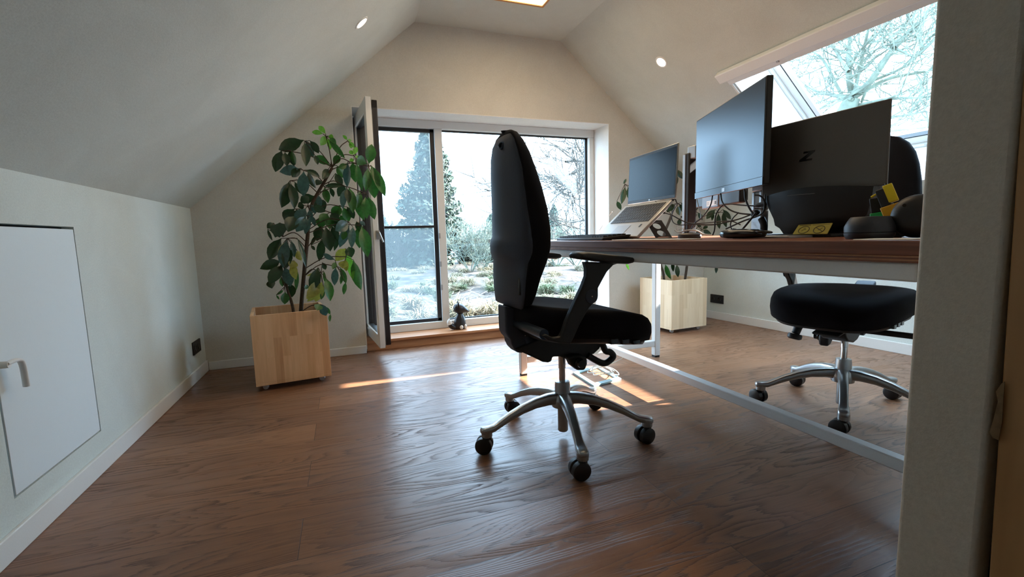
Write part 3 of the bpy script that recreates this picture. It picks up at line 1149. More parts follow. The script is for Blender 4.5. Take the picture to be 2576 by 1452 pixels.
# ------------------------------------------------------------------ planters
def planter(c, ang, sz, h, matl, name, label):
    """c = front corner (left end of the camera-facing panel), ang = heading of that panel"""
    ux = Vector((math.cos(ang), math.sin(ang), 0))
    uy = Vector((-ux.y, ux.x, 0))
    c = Vector((c[0], c[1], 0))
    e = empty(name, c+(ux+uy)*sz/2, label, 'planter')
    e.rotation_euler.z = ang
    z0 = .034
    t = .018

    def bx(nm, a, d, mat, **kw):
        q = MB().box(Vector(a)-Vector((sz/2, sz/2, 0)), Vector(d)-Vector((sz/2, sz/2, 0)))
        return q.build(nm, mat, e, world=False, **kw)
    bx('panel', (0, 0, z0+.018), (sz, t, h), matl, bevel=.0015)
    bx('panel', (0, sz-t, z0+.018), (sz, sz, h), matl, bevel=.0015)
    bx('panel', (0, t, z0+.018), (t, sz-t, h), matl, bevel=.0015)
    bx('panel', (sz-t, t, z0+.018), (sz, sz-t, h), matl, bevel=.0015)
    bx('base_board', (0, 0, z0), (sz, sz, z0+.018), matl, bevel=.0015)
    bx('soil', (t, t, h-.12), (sz-t, sz-t, h-.055), M['soil'])
    for a in (.05, sz-.05):
        for d in (.05, sz-.05):
            q = MB()
            q.lathe([(.0, -.011), (.0155, -.011), (.0165, -.008), (.0165, .008), (.0155, .011), (.0, .011)], (a-sz/2, d-sz/2, .0165), 18, (.3, 1, 0))
            q.box((a-sz/2-.012, d-sz/2-.012, .024), (a-sz/2+.012, d-sz/2+.012, z0))
            q.build('caster', M['silver'], e, world=False, smooth=40)
    return e


PLA = R_(7.5)
planter((-.520, 2.925), PLA, .41, .45, M['planter'], 'planter_box', 'honey coloured wooden planter box on casters left of the window')
PRA = R_(4)
planter((2.559, 3.095), PRA, .40, .455, M['planter_pale'], 'planter_box', 'pale wooden planter box on casters in the corner behind the desk')

# ------------------------------------------------------------------ indoor plants
LM = [M['lf0'], M['lf1'], M['lf2'], M['lf3'], M['lf4'], M['bark']]


def leaflet(mb, a, t, w, mi, side, droop=.06):
    """one lance-shaped leaflet from a to t; folded along the midrib and arched"""
    a, t = Vector(a), Vector(t)
    L = (t-a).length
    ax = (t-a)/max(L, 1e-6)
    side = (side-ax*side.dot(ax)).normalized()
    nr = ax.cross(side).normalized()
    if nr.z < 0:
        nr = -nr
    prof_ = [(0, .05), (.09, .22), (.24, .72), (.42, .98), (.60, 1.0), (.78, .74), (.91, .36), (1, .02)]
    vs, fs = [], []
    for k, (s_, ww) in enumerate(prof_):
        mid = a+ax*(L*s_)+nr*(math.sin(PI*s_)*L*droop)
        for q in (-1, -.5, 0, .5, 1):
            vs.append(mid+side*(q*w*ww*.5)+nr*(abs(q)*w*ww*.13-(.006 if q == 0 else 0)*0))
    for k in range(len(prof_)-1):
        for q in range(4):
            i = k*5+q
            fs.append((i, i+1, i+6, i+5))
    mb.add(vs, fs, mi)


def umbrel(plant, hub, leaves, root, conv, rng, stalk=.0028):
    """one compound leaf: a long stalk from the stem and drooping leaflets round its end"""
    mb = MB()
    hubp = conv(hub[0], hub[1], hub[2])
    rootp = Vector(root)
    mid = (hubp+rootp)/2+Vector((0, 0, .02+.03*rng.random()))
    mb.tube(spline([rootp, mid, hubp], 4), stalk, 6, mi=5)
    for lf in leaves:
        bx, by, tx, ty, w, mi = lf
        a = conv(bx, by, hub[2]+rng.uniform(-.015, .015))
        t = conv(tx, ty, hub[2]+rng.uniform(-.07, .05))
        mb.tube([hubp, a], stalk*.75, 5, mi=5)
        wm = w*conv.s
        view = ((a+t)/2-CAM).normalized()
        side = (t-a).cross(view)
        side = side.normalized()+view*rng.uniform(-.45, .45)
        leaflet(mb, a, t, wm*.98, mi, side, rng.uniform(.02, .10))
    return mb.build('compound_leaf', LM, plant, smooth=180)


class Conv:
    def __init__(s, scale, ox, oy, y0):
        s.k, s.ox, s.oy, s.y0 = scale, ox, oy, y0
        s.s = scale*3.15/F*1.06

    def __call__(s, a, b, dy):
        return at(s.ox+a*s.k, s.oy+b*s.k, 'y', s.y0+dy)


rng = random.Random(3)
PY = 3.12
plant = empty('umbrella_plant', at(752, 785, 'y', PY), 'tall umbrella plant with drooping dark green leaves beside the open window', 'plant')
plant.location.z = .395
ROOTLOC[plant.name] = plant.location.copy()


def S1(pts):
    return [at(600+a*.4957, 280+b*.4957, 'y', PY) for a, b in pts]


trunk = [at(757, 785, 'y', PY)*1.0]
trunk[0].z = .385
trunk += S1([(318, 1000), (335, 800), (350, 640), (356, 560), (374, 470), (402, 415), (440, 350), (476, 285)])
tp = spline(trunk, 5)
q = MB().tube(tp, [.013-.005*i/len(tp) for i in range(len(tp))], 10)
q.build('trunk', M['bark'], plant, smooth=180)
t2 = [at(738, 785, 'y', PY-.03)]
t2[0].z = .385
t2 += [p+Vector((0, -.03, 0)) for p in S1([(280, 1005), (268, 955), (250, 900), (240, 820), (236, 740)])]
tq = spline(t2, 5)
q = MB().tube(tq, [.010-.004*i/len(tq) for i in range(len(tq))], 10)
q.build('side_stem', M['bark'], plant, smooth=180)
allst = tp+tq
C6 = Conv(.1790, 640, 300, PY)
C7 = Conv(.19285, 640, 540, PY)
CL6 = [
    ((710, 310, -.05), [(690, 295, 340, 430, 150, 0), (705, 330, 725, 665, 105, 0), (730, 300, 830, 540, 85, 3), (780, 300, 905, 480, 85, 0), (850, 505, 892, 640, 60, 0)]),
    ((440, 440, -.08), [(382, 440, 295, 742, 125, 0), (430, 468, 455, 660, 90, 0), (490, 440, 560, 660, 85, 0), (520, 440, 580, 640, 60, 1)]),
    ((690, 720, -.12), [(620, 695, 352, 740, 120, 3), (692, 735, 690, 1085, 130, 3), (650, 690, 528, 815, 100, 0), (720, 712, 918, 810, 70, 0), (750, 740, 862, 970, 75, 0)]),
    ((500, 865, -.05), [(488, 880, 380, 1245, 145, 0), (510, 905, 562, 1262, 110, 0), (565, 880, 655, 1050, 55, 0)]),
    ((1005, 240, .0), [(965, 205, 808, 180, 62, 2), (1000, 205, 905, 95, 62, 2), (1000, 235, 928, 368, 85, 2), (1030, 270, 1068, 430, 62, 2), (1040, 235, 1112, 262, 60, 2), (1060, 260, 1150, 355, 60, 1), (1040, 280, 1272, 550, 70, 1)]),
    ((1310, 305, .03), [(1305, 290, 1240, 225, 40, 2), (1310, 300, 1365, 300, 40, 2), (1330, 320, 1408, 400, 55, 2), (1330, 330, 1365, 412, 40, 2)]),
    ((1400, 515, .03), [(1390, 500, 1336, 442, 50, 2), (1400, 500, 1438, 388, 62, 2), (1410, 530, 1472, 528, 40, 2), (1400, 570, 1335, 580, 50, 2)]),
    ((1605, 660, -.10), [(1608, 625, 1648, 352, 130, 1), (1585, 625, 1440, 560, 120, 1), (1650, 660, 1838, 1085, 120, 1), (1635, 755, 1690, 1112, 140, 1), (1595, 690, 1560, 1010, 110, 1), (1640, 650, 1770, 950, 95, 1), (1570, 600, 1450, 520, 80, 1)]),
    ((1345, 600, -.06), [(1310, 600, 1305, 955, 95, 3), (1380, 600, 1425, 890, 110, 1), (1440, 620, 1520, 1010, 80, 1), (1300, 640, 1180, 690, 70, 1)]),
    ((1285, 950, -.02), [(1295, 970, 1242, 1262, 90, 3), (1270, 940, 1175, 1085, 120, 0), (1330, 960, 1385, 1320, 115, 1), (1250, 930, 985, 940, 60, 0), (1300, 970, 1330, 1180, 80, 0)]),
    ((1560, 1040, .0), [(1440, 1060, 1545, 1425, 125, 1), (1600, 1090, 1690, 1410, 120, 1), (1560, 1090, 1580, 1400, 110, 1), (1480, 1010, 1440, 1260, 90, 1)]),
    ((1075, 650, .02), [(1055, 645, 868, 515, 95, 1), (1110, 640, 1190, 505, 85, 1), (1160, 650, 1270, 830, 90, 1), (1040, 700, 955, 850, 90, 0)]),
    ((1000, 965, .05), [(985, 965, 1035, 1180, 90, 1), (1065, 960, 1110, 1095, 60, 0), (930, 860, 870, 930, 80, 0), (900, 1070, 920, 1260, 70, 3), (1140, 760, 1230, 950, 90, 0)]),
    ((745, 1225, -.10), [(720, 1255, 590, 1455, 130, 3), (775, 1270, 800, 1450, 70, 3), (700, 1210, 610, 1230, 90, 0), (760, 1180, 660, 1080, 110, 0), (800, 1200, 860, 1330, 60, 3), (830, 1230, 1000, 1300, 90, 0)]),
    ((560, 1262, .03), [(560, 1260, 430, 1440, 150, 0), (600, 1270, 560, 1460, 120, 0)]),
    ((1240, 1230, .04), [(1200, 1210, 1110, 1390, 130, 1), (1250, 1240, 1330, 1440, 110, 1), (1300, 1230, 1400, 1400, 100, 0)]),
    ((1060, 1310, .06), [(1030, 1330, 920, 1452, 110, 1), (1080, 1320, 1180, 1440, 110, 0), (1100, 1300, 1210, 1330, 70, 1)]),
    ((880, 1150, .10), [(860, 1140, 840, 1310, 110, 0), (920, 1120, 985, 1290, 100, 0), (840, 1080, 650, 1150, 120, 0)]),
]
CL7 = [
    ((690, 20, -.12), [(670, 20, 545, 225, 120, 3), (720, 40, 660, 255, 70, 3), (520, 20, 440, 225, 140, 0), (740, 10, 790, 150, 50, 3)]),
    ((370, 290, -.06), [(330, 110, 270, 300, 90, 0), (330, 105, 330, 300, 170, 0), (250, 110, 165, 180, 70, 0), (170, 190, 235, 340, 30, 0), (420, 110, 440, 230, 50, 0)]),
    ((430, 310, -.08), [(350, 310, 190, 590, 130, 0), (420, 335, 380, 700, 125, 3), (440, 400, 420, 700, 110, 0), (560, 310, 672, 690, 50, 3), (380, 370, 330, 580, 90, 4), (480, 340, 520, 560, 60, 3), (560, 470, 615, 600, 80, 4)]),
    ((370, 620, -.10), [(340, 605, 72, 710, 110, 0), (365, 660, 190, 905, 130, 0), (215, 850, 230, 965, 90, 0), (400, 690, 470, 940, 120, 3), (500, 640, 545, 850, 85, 4), (520, 600, 480, 700, 100, 4), (560, 720, 545, 990, 45, 1)]),
    ((905, 320, .0), [(880, 320, 845, 610, 95, 0), (930, 160, 990, 480, 130, 0), (1080, 200, 1040, 475, 70, 0), (820, 260, 735, 400, 40, 0), (735, 400, 790, 465, 35, 0), (870, 150, 815, 345, 120, 0), (1010, 150, 1080, 330, 90, 0)]),
    ((1225, 90, -.08), [(1220, 95, 1055, 210, 130, 3), (1235, 140, 1110, 430, 100, 3), (1285, 160, 1270, 440, 85, 3), (1190, 200, 1150, 330, 70, 1)]),
    ((1375, 140, .02), [(1400, 150, 1475, 555, 140, 1), (1350, 150, 1370, 440, 110, 1), (1370, 90, 1445, 145, 55, 3), (1330, 90, 1390, 230, 80, 0)]),
    ((1195, 550, -.02), [(1190, 440, 1060, 605, 120, 4), (1180, 600, 1150, 705, 110, 4), (1200, 480, 1285, 850, 90, 2), (1290, 590, 1395, 985, 120, 1), (1230, 420, 1270, 560, 110, 0), (1190, 580, 1200, 740, 70, 4)]),
    ((1080, 680, -.05), [(1050, 590, 900, 510, 60, 3), (1060, 690, 1045, 925, 80, 3), (1120, 690, 1195, 900, 65, 1), (1190, 880, 1165, 1045, 50, 1), (1150, 760, 1125, 910, 40, 1), (1060, 620, 1020, 715, 55, 1)]),
    ((870, 760, -.04), [(830, 690, 740, 1000, 120, 0), (860, 860, 680, 1100, 130, 4), (880, 880, 800, 1140, 120, 4), (850, 960, 690, 1135, 90, 4), (935, 830, 990, 1130, 105, 1), (885, 625, 930, 720, 55, 0), (905, 735, 935, 900, 35, 1), (840, 760, 680, 800, 30, 4), (910, 990, 870, 1110, 50, 1)]),
    ((395, 940, -.04), [(400, 1010, 395, 1170, 90, 1), (380, 985, 285, 1050, 28, 1), (285, 1050, 325, 1110, 20, 1), (350, 810, 365, 940, 55, 1), (470, 900, 490, 1080, 90, 0)]),
    ((700, 930, .03), [(690, 920, 665, 975, 60, 1)]),
    ((900, 1185, -.16), [(850, 1170, 815, 1250, 90, 1), (880, 1175, 935, 1320, 90, 3), (930, 1200, 990, 1300, 40, 1), (990, 1300, 985, 1400, 30, 1)]),
    ((960, 60, .06), [(900, 20, 860, 180, 120, 1), (960, 20, 985, 190, 110, 1), (1050, 30, 1110, 200, 110, 0), (1120, 10, 1180, 100, 100, 1)]),
]
for C, cl in ((C6, CL6), (C7, CL7)):
    for hub, lv in cl:
        hp_ = C(*hub)
        root = min(allst, key=lambda p: (p-hp_).length+abs(p.z-hp_.z+.06)*.6)
        umbrel(plant, hub, lv, root, C, rng)

# second plant, behind the desk
PY2 = 3.32
plant2 = empty('umbrella_plant', at(1700, 690, 'y', PY2), 'umbrella plant in the corner half hidden behind the desk and laptop', 'plant')
plant2.location.z = .40
ROOTLOC[plant2.name] = plant2.location.copy()
st = []
for base, pts in (((1672, 702), ((1668, 685), (1662, 660), (1668, 600), (1690, 540))), ((1722, 702), ((1726, 684), (1730, 660), (1745, 600), (1735, 540)))):
    P = [at(base[0], base[1], 'y', PY2)]
    P[0].z = .39
    P += [at(a, b_, 'y', PY2) for a, b_ in pts]
    sp = spline(P, 5)
    st += sp
    MB().tube(sp, .011, 10).build('trunk', M['bark'], plant2, smooth=180)
D4 = Conv(.1242, 1640, 460, PY2)
D4.s *= 1.05
E4 = Conv(.2617, 1370, 340, PY2)
G6 = Conv(.2203, 1480, 640, PY2)
CLR = [
    (D4, (510, 425, 0), [(470, 450, 300, 600, 120, 0), (520, 470, 560, 660, 120, 0), (560, 430, 665, 640, 105, 0), (450, 430, 330, 520, 80, 0), (590, 400, 680, 500, 60, 0)]),
    (D4, (1360, 600, 0), [(1280, 545, 1105, 735, 150, 0), (1345, 620, 1370, 935, 120, 0), (1440, 600, 1510, 905, 120, 0), (1440, 540, 1600, 745, 110, 0), (1250, 620, 1215, 770, 70, 0)]),
    (D4, (610, 700, .03), [(560, 730, 545, 870, 100, 0), (630, 720, 650, 910, 90, 0), (580, 680, 680, 720, 60, 0)]),
    (D4, (1010, 960, 0), [(1040, 960, 1205, 1035, 110, 0), (980, 980, 880, 1060, 90, 0), (1000, 900, 920, 840, 80, 0), (1030, 940, 1130, 880, 80, 0)]),
    (D4, (900, 600, .06), [(880, 590, 800, 760, 120, 0), (930, 600, 1020, 760, 110, 0), (900, 560, 900, 420, 110, 0)]),
    (D4, (1000, 230, .06), [(980, 240, 880, 420, 130, 0), (1010, 260, 1040, 470, 120, 0), (1050, 230, 1180, 380, 120, 0)]),
    (E4, (770, 470, -.02), [(785, 420, 757, 470, 26, 0), (775, 500, 738, 665, 62, 0), (760, 560, 740, 640, 40, 3), (695, 635, 735, 720, 50, 0), (800, 500, 830, 640, 60, 0)]),
    (E4, (1230, 330, .05), [(1220, 340, 1180, 470, 60, 0), (1240, 350, 1270, 480, 60, 0), (1260, 330, 1330, 420, 60, 0)]),
    (G6, (900, 100, 0), [(880, 115, 945, 285, 70, 1), (1010, 115, 1025, 262, 66, 0), (960, 90, 970, 200, 50, 0)]),
    (G6, (1440, 110, -.03), [(1460, 130, 1458, 218, 44, 3)]),
    (G6, (420, 60, -.03), [(430, 100, 465, 182, 32, 2)]),
]
for C, hub, lv in CLR:
    hp_ = C(*hub)
    root = min(st, key=lambda p: (p-hp_).length)
    umbrel(plant2, hub, lv, root, C, rng)

# ------------------------------------------------------------------ things on the desk
# keyboard
kx0, kx1, ky0, ky1 = 1.05, 1.195, 1.715, 2.165
kb_ = empty('keyboard', ((kx0+kx1)/2, (ky0+ky1)/2, DT), 'thin black keyboard lying on the desk in front of the raised laptop', 'keyboard')
q = MB().prism([(kx0, DT+.001), (kx1, DT+.012), (kx1, DT+.022), (kx1-.01, DT+.023), (kx0+.004, DT+.012), (kx0, DT+.008)], ky0, ky1)
q.build('body', M['black'], kb_, bevel=.002)
q = MB()
for r in range(5):
    for c in range(19):
        if r == 4 and 4 <= c <= 9:
            continue
        x = kx1-.02-r*.0235
        y = ky0+.012+c*.0226
        zz = DT+.013+(x-kx0)/(kx1-kx0)*.0105
        q.box((x-.0195, y, zz-.004), (x, y+.0195, zz+.005))
q.box((kx1-.0195-.02-4*.0235, ky0+.012+4*.0226, DT+.012), (kx1-.02-4*.0235, ky0+.012+10*.0226-.003, DT+.021))
q.build('keys', M['keycap'], kb_)
for y in (ky0+.03, ky1-.05):
    MB().box((kx1-.03, y, DT), (kx1-.02, y+.03, DT+.014)).build('foot', M['black'], kb_)

# open laptop on a raised stand
FL, FR = Vector((1.215, 2.058, .846)), Vector((1.180, 1.652, .846))
HL, HR = Vector((1.382, 2.022, .998)), Vector((1.345, 1.616, .998))
ly = (FL-FR).normalized()
lu = ((HL+HR-FL-FR)/2)
LD = lu.length
lu = (lu-ly*lu.dot(ly)).normalized()
ln = lu.cross(ly).normalized()
if ln.z < 0:
    ln = -ln
LW = .402
lap = empty('laptop', (1.30, 1.84, DT+.02), 'open silver laptop with dark screen tilted up on a grey stand', 'laptop')
O = FR.copy()


def lbx(mb, u0, u1, w0, w1, n0, n1, mi=0, o=None, U=None, N=None):
    o, U, N = o or O, U or lu, N or ln
    mb.obox(o+U*u0+ly*w0+N*n0, U*(u1-u0), ly*(w1-w0), N*(n1-n0), mi)


q = MB()
lbx(q, 0, LD, 0, LW, -.014, 0)
q.build('base', M['laptop'], lap, bevel=.003)
q = MB()
for r in range(6):
    for c in range(16):
        if r == 0 and 4 <= c <= 9:
            continue
        lbx(q, LD-.155+.022+r*.0205, LD-.155+.022+r*.0205+.0175, .026+c*.0218, .026+c*.0218+.0188, -.001, .0016)
lbx(q, LD-.133, LD-.1155, .026+4*.0218, .026+10*.0218-.003, -.001, .0016)
q.build('keys', M['keycap'], lap)
q = MB()
lbx(q, .012, .075, .145, .265, -.001, .0007)
q.build('touchpad', M['silver'], lap)
q = MB()
lbx(q, .06, .078, .052, .064, -.001, .0008)
q.build('fingerprint_reader', M['black'], lap)
sv = Vector((.05, 0, 1)).normalized()
sn = sv.cross(ly).normalized()
if sn.x > 0:
    sn = -sn
SO = HR+Vector((.004, 0, .002))
q = MB()
lbx(q, .004, .236, 0, LW, -.006, 0, o=SO, U=sv, N=sn)
lid = q.build('lid', M['laptop'], lap, bevel=.003)
q = MB()
lbx(q, .007, .233, .003, LW-.003, -.0005, .0012, o=SO, U=sv, N=sn)
q.build('bezel', M['black'], lid)
q = MB()
lbx(q, .020, .222, .009, LW-.009, .0, .0018, o=SO, U=sv, N=sn)
q.build('display', M['screen'], lid)
q = MB()
q.lathe([(.0, .0018), (.0045, .0018), (.0045, .0)], SO+sv*.0125+ly*LW/2, 16, sn)
q.build('round_logo', M['silver'], lid)
q = MB()
q.lathe([(.0, .0018), (.002, .0018), (.002, .0)], SO+sv*.2275+ly*LW/2, 10, sn)
q.build('camera_lens', M['blackgloss'], lid)
# its stand: a bent plate with round holes standing under the right edge
ls = empty('laptop_stand', (1.36, 1.70, DT), 'grey folding stand with round holes under the open laptop', 'laptop stand')


def holed_plate(mb, o, ex, ey, en, L, Wd, holes, th):
    """plate L x Wd with round through-holes, front and back faces built as rings round each hole"""
    o, ex, ey, en = map(Vector, (o, ex, ey, en))
    cuts = sorted([0]+[h[0]+s*h[2]*1.35 for h in holes for s in (-1, 1)]+[L])
    for i in range(len(cuts)-1):
        a, c = cuts[i], cuts[i+1]
        hh_ = [h for h in holes if abs((a+c)/2-h[0]) < 1e-6+h[2]*.5]
        if not hh_:
            mb.obox(o+ex*a, ex*(c-a), ey*Wd, en*th)
            continue
        h = hh_[0]
        n = 32
        outer, inner = [], []
        hw_, hv = (c-a)/2, Wd/2
        for k in range(n):
            t = 2*PI*k/n
            cs, sn_ = math.cos(t), math.sin(t)
            f_ = min(hw_/max(abs(cs), 1e-6), min(h[1], Wd-h[1])/max(abs(sn_), 1e-6))
            px_, py_ = h[0]+cs*f_, h[1]+sn_*f_
            outer.append((px_, py_))
            inner.append((h[0]+cs*h[2], h[1]+sn_*h[2]))
        # snap outer ring points to the strip's corners so the strip is filled
        cor = [(a, h[1]-min(h[1], Wd-h[1])), (c, h[1]-min(h[1], Wd-h[1])), (c, h[1]+min(h[1], Wd-h[1])), (a, h[1]+min(h[1], Wd-h[1]))]
        for q_ in cor:
            j = min(range(n), key=lambda k: (outer[k][0]-q_[0])**2+(outer[k][1]-q_[1])**2)
            outer[j] = q_
        vs = []
        for d in (0, th):
            vs += [o+ex*x_+ey*y_+en*d for x_, y_ in outer]+[o+ex*x_+ey*y_+en*d for x_, y_ in inner]
        fs = []
        for k in range(n):
            k2 = (k+1) % n
            fs += [(k, k2, n+k2, n+k), (2*n+k2, 2*n+k, 3*n+k, 3*n+k2), (n+k, n+k2, 3*n+k2, 3*n+k), (k2, k, 2*n+k, 2*n+k2)]
        mb.add(vs, fs)
        m_ = min(h[1], Wd-h[1])
        if h[1]-m_ > 1e-4:
            mb.obox(o+ex*a, ex*(c-a), ey*(h[1]-m_), en*th)
        if Wd-h[1]-m_ > 1e-4:
            mb.obox(o+ex*a+ey*(h[1]+m_), ex*(c-a), ey*(Wd-h[1]-m_), en*th)


q = MB()
ex = Vector((-.028, .075, .118)).normalized()      # up the plate
pw = Vector((.55, -.30, 0)).normalized()         # across the plate
p0 = at(1650, 604, 'x', 1.345)
p0.z = DT+.003
en_ = ex.cross(pw).normalized()
holed_plate(q, p0, ex, pw*1.0, en_, .098, .072, [(.026, .036, .0165), (.066, .036, .0165)], .005)
q.build('side_plate', M['stand'], ls, bevel=.001)
p1 = p0+Vector((.02, .27, 0))
q = MB()
holed_plate(q, p1, ex, pw*1.0, en_, .098, .072, [(.026, .036, .0165), (.066, .036, .0165)], .005)
q.build('side_plate', M['stand'], ls, bevel=.001)
q = MB()
q.box((1.22, 1.62, DT+.0005), (1.42, 1.99, DT+.004))
q.build('foot_plate', M['stand'], ls)
q = MB()
lbx(q, -.004, LD-.03, .06, LW-.06, -.019, -.0145)
lbx(q, -.010, -.004, .10, LW-.10, -.019, .006)
q.build('tray', M['black'], ls)

# big monitor turned towards the near chair
mon = empty('monitor', (1.45, 1.36, DT), 'large blank monitor in front of the silver post and cables', 'monitor')
MR, ML = Vector((1.287, 1.125, 0)), Vector((1.500, 1.667, 0))
mw = (ML-MR)
MW = mw.length
mw.normalize()
mn = Vector((-mw.y, mw.x, 0))
if mn.x > 0:
    mn = -mn
Z0m, Z1m = 1.005, 1.343
up = Vector((-.02, .0, 1)).normalized()


def mbx(mb, w0, w1, z0, z1, n0, n1, mi=0):
    mb.obox(MR+mw*w0+Vector((0, 0, z0))+mn*n0, mw*(w1-w0), mn*(n1-n0), (0, 0, z1-z0), mi)


q = MB()
mbx(q, 0, MW, Z0m, Z1m, -.022, 0)
q.build('housing', M['black'], mon, bevel=.004)
q = MB()
mbx(q, .12, MW-.12, Z0m+.03, Z1m-.08, -.052, -.022)
q.build('back_bulge', M['black'], mon, bevel=.012)
q = MB()
mbx(q, .006, MW-.006, Z0m+.026, Z1m-.006, -.0005, .001)
q.build('display', M['screen_mon'], mon)
q = MB()
mbx(q, .004, MW-.001, Z0m-.001, Z0m+.024, -.002, .002)
q.build('chin', M['screen_mon'], mon)
q = MB()
mbx(q, MW/2-.012, MW/2+.012, Z0m+.004, Z0m+.018, .002, .0026)
q.build('logo_plate', M['silver'], mon)
q = MB()
pc_ = MR+mw*(MW*.36)-mn*.085
o_ = pc_-mw*.036
pole = MB()
for (z0, z1) in ((DT+.012, .93), (1.00, 1.20)):
    pole.obox(o_+Vector((0, 0, z0)), mw*.072, -mn*.028, (0, 0, z1-z0))
pole.obox(o_+Vector((0, 0, .93)), mw*.020, -mn*.028, (0, 0, .07))
pole.obox(o_+mw*.052+Vector((0, 0, .93)), mw*.020, -mn*.028, (0, 0, .07))
pole.build('stand_column', M['silver'], mon, bevel=.004)
q = MB()
q.obox(pc_-mw*.10-mn*.10+Vector((0, 0, DT)), mw*.20, mn*.17, (0, 0, .011))
q.build('stand_base', M['silver'], mon, bevel=.004)
q = MB()
q.obox(pc_-mw*.035+Vector((0, 0, 1.12)), mw*.07, mn*.04, (0, 0, .07))
q.build('tilt_head', M['black'], mon, bevel=.004)

# second monitor, back to back with it, on a tall post
mon2 = empty('monitor', (1.60, 1.86, DT), 'monitor seen from behind on a tall post, mostly hidden by the large monitor', 'monitor')
o2 = MR-mn*.20


def wz(px, py, n=0.):
    """(distance along the panel from o2, height) of the point seen at px, py on the panel's plane"""
    d = ray(px, py)
    p = CAM+d*((o2+mn*n-CAM).dot(mn)/d.dot(mn))
    return (p-o2).dot(mw), p.z


def panel(px0, px1, py0, py1, ztop, n0, n1, mat, name, parent, bevel=.006):
    w1, za = wz(px0, py0, n1)
    w0, zb = wz(px1, py1, n1)
    q = MB()
    q.obox(o2+mw*w0+mn*n0+Vector((0, 0, (za+zb)/2)), mw*(w1-w0), mn*(n1-n0), (0, 0, ztop-(za+zb)/2))
    return q.build(name, mat, parent, bevel=bevel)


panel(1747, 1872, 528, 500, 1.26, -.02, 0, M['black'], 'housing', mon2)
panel(1808, 1860, 520, 508, 1.20, 0, .03, M['black'], 'back_cover', mon2)
bc = panel(1765, 1806, 529, 520, 1.20, 0, .034, M['coverblue'], 'silver_cover', mon2)
lw1, lz = wz(1777, 520, .036)
lw0, lz1 = wz(1802, 502, .036)
q = MB()
q.obox(o2+mw*lw0+mn*.0345+Vector((0, 0, lz)), mw*(lw1-lw0), mn*.0008, (0, 0, lz1-lz))
q.build('rating_label', M['paper'], bc)
q = MB()
for k in range(5):
    q.obox(o2+mw*(lw0+.004+.0035*k)+mn*.0352+Vector((0, 0, lz+.005)), mw*.0018, mn*.0005, (0, 0, .016))
for k in range(3):
    q.obox(o2+mw*(lw1-.028)+mn*.0352+Vector((0, 0, lz+.006+.006*k)), mw*.022, mn*.0005, (0, 0, .0018))
q.build('label_print', M['ink'], bc)
pp = at(1735, 598, 'x', 1.62)
pp.z = DT
q = MB()
q.box(pp+Vector((-.028, -.020, .018)), pp+Vector((.022, .022, .405)))
pcol = q.build('post', M['postgrey'], mon2, bevel=.006)
q = MB()
q.box(pp+Vector((-.031, .004, .02)), pp+Vector((-.027, .021, .40)))
q.build('post_strip', M['silver'], pcol, bevel=.001)
q = MB()
q.lathe([(.0, 0), (.055, 0), (.056, .006), (.05, .014), (.04, .018), (.0, .02)], pp, 32)
q.build('post_base', M['stand'], mon2, smooth=40)
q = MB()
a_ = pp+Vector((0, 0, .33))
c_ = o2+mw*(lw1+.03)-mn*.03+Vector((0, 0, 1.17))
q.tube([a_, c_], .016, 12)
q.box(pp+Vector((-.022, -.055, .375)), pp+Vector((.02, .0, .435)))
q.build('arm', M['silver'], mon2, bevel=.004)

# laptop with its back to us, on a black riser
lap2 = empty('laptop', (1.42, 1.03, .97), 'dark grey laptop lid with black letter Z seen from behind', 'laptop')
BLz = [at(1916, 492, 'x', 1.395), at(2230, 474, 'x', 1.425)]
e2 = (BLz[1]-BLz[0])
e2.z = 0
LW2 = e2.length
e2.normalize()
o3 = BLz[0].copy()
o3.z = .972
u3 = Vector((.0, 0, 1))-Vector((-e2.y, e2.x, 0))*.02
u3.normalize()
n3 = e2.cross(u3).normalized()
if n3.x > 0:
    n3 = -n3
q = MB()
LH2 = .232
q.obox(o3, e2*LW2, u3*LH2, -n3*.008)
lid2 = q.build('lid', M['lapgrey'], lap2, bevel=.003)
zq = MB()
zc = o3+e2*(LW2*.415)+u3*(LH2*.50)


def zpoly(pts):
    vs = [zc+e2*a+u3*c+n3*.0006 for a, c in pts]+[zc+e2*a+u3*c-n3*.0005 for a, c in pts]
    n = len(pts)
    zq.add(vs, [tuple(range(n)), tuple(range(n, 2*n))[::-1]]+[(i, n+i, n+(i+1) % n, (i+1) % n) for i in range(n)])


sk_ = .16
zz_ = [(-.015, .015), (.021, .015), (.021, .010), (-.004, -.009), (.016, -.009), (.016, -.015), (-.024, -.015), (-.024, -.009), (.003, .009), (-.015, .009)]
zpoly([(a+sk_*c, c) for a, c in zz_])
zq.build('letter_z', M['blackgloss'], lid2)
q = MB()
bdir = (-n3+Vector((0, 0, -.56))).normalized()
q.obox(o3-n3*.004+e2*.01+Vector((0, 0, -.004)), e2*(LW2-.03), bdir*.235, Vector((0, 0, -.016)))
q.build('base', M['black'], lap2, bevel=.003)

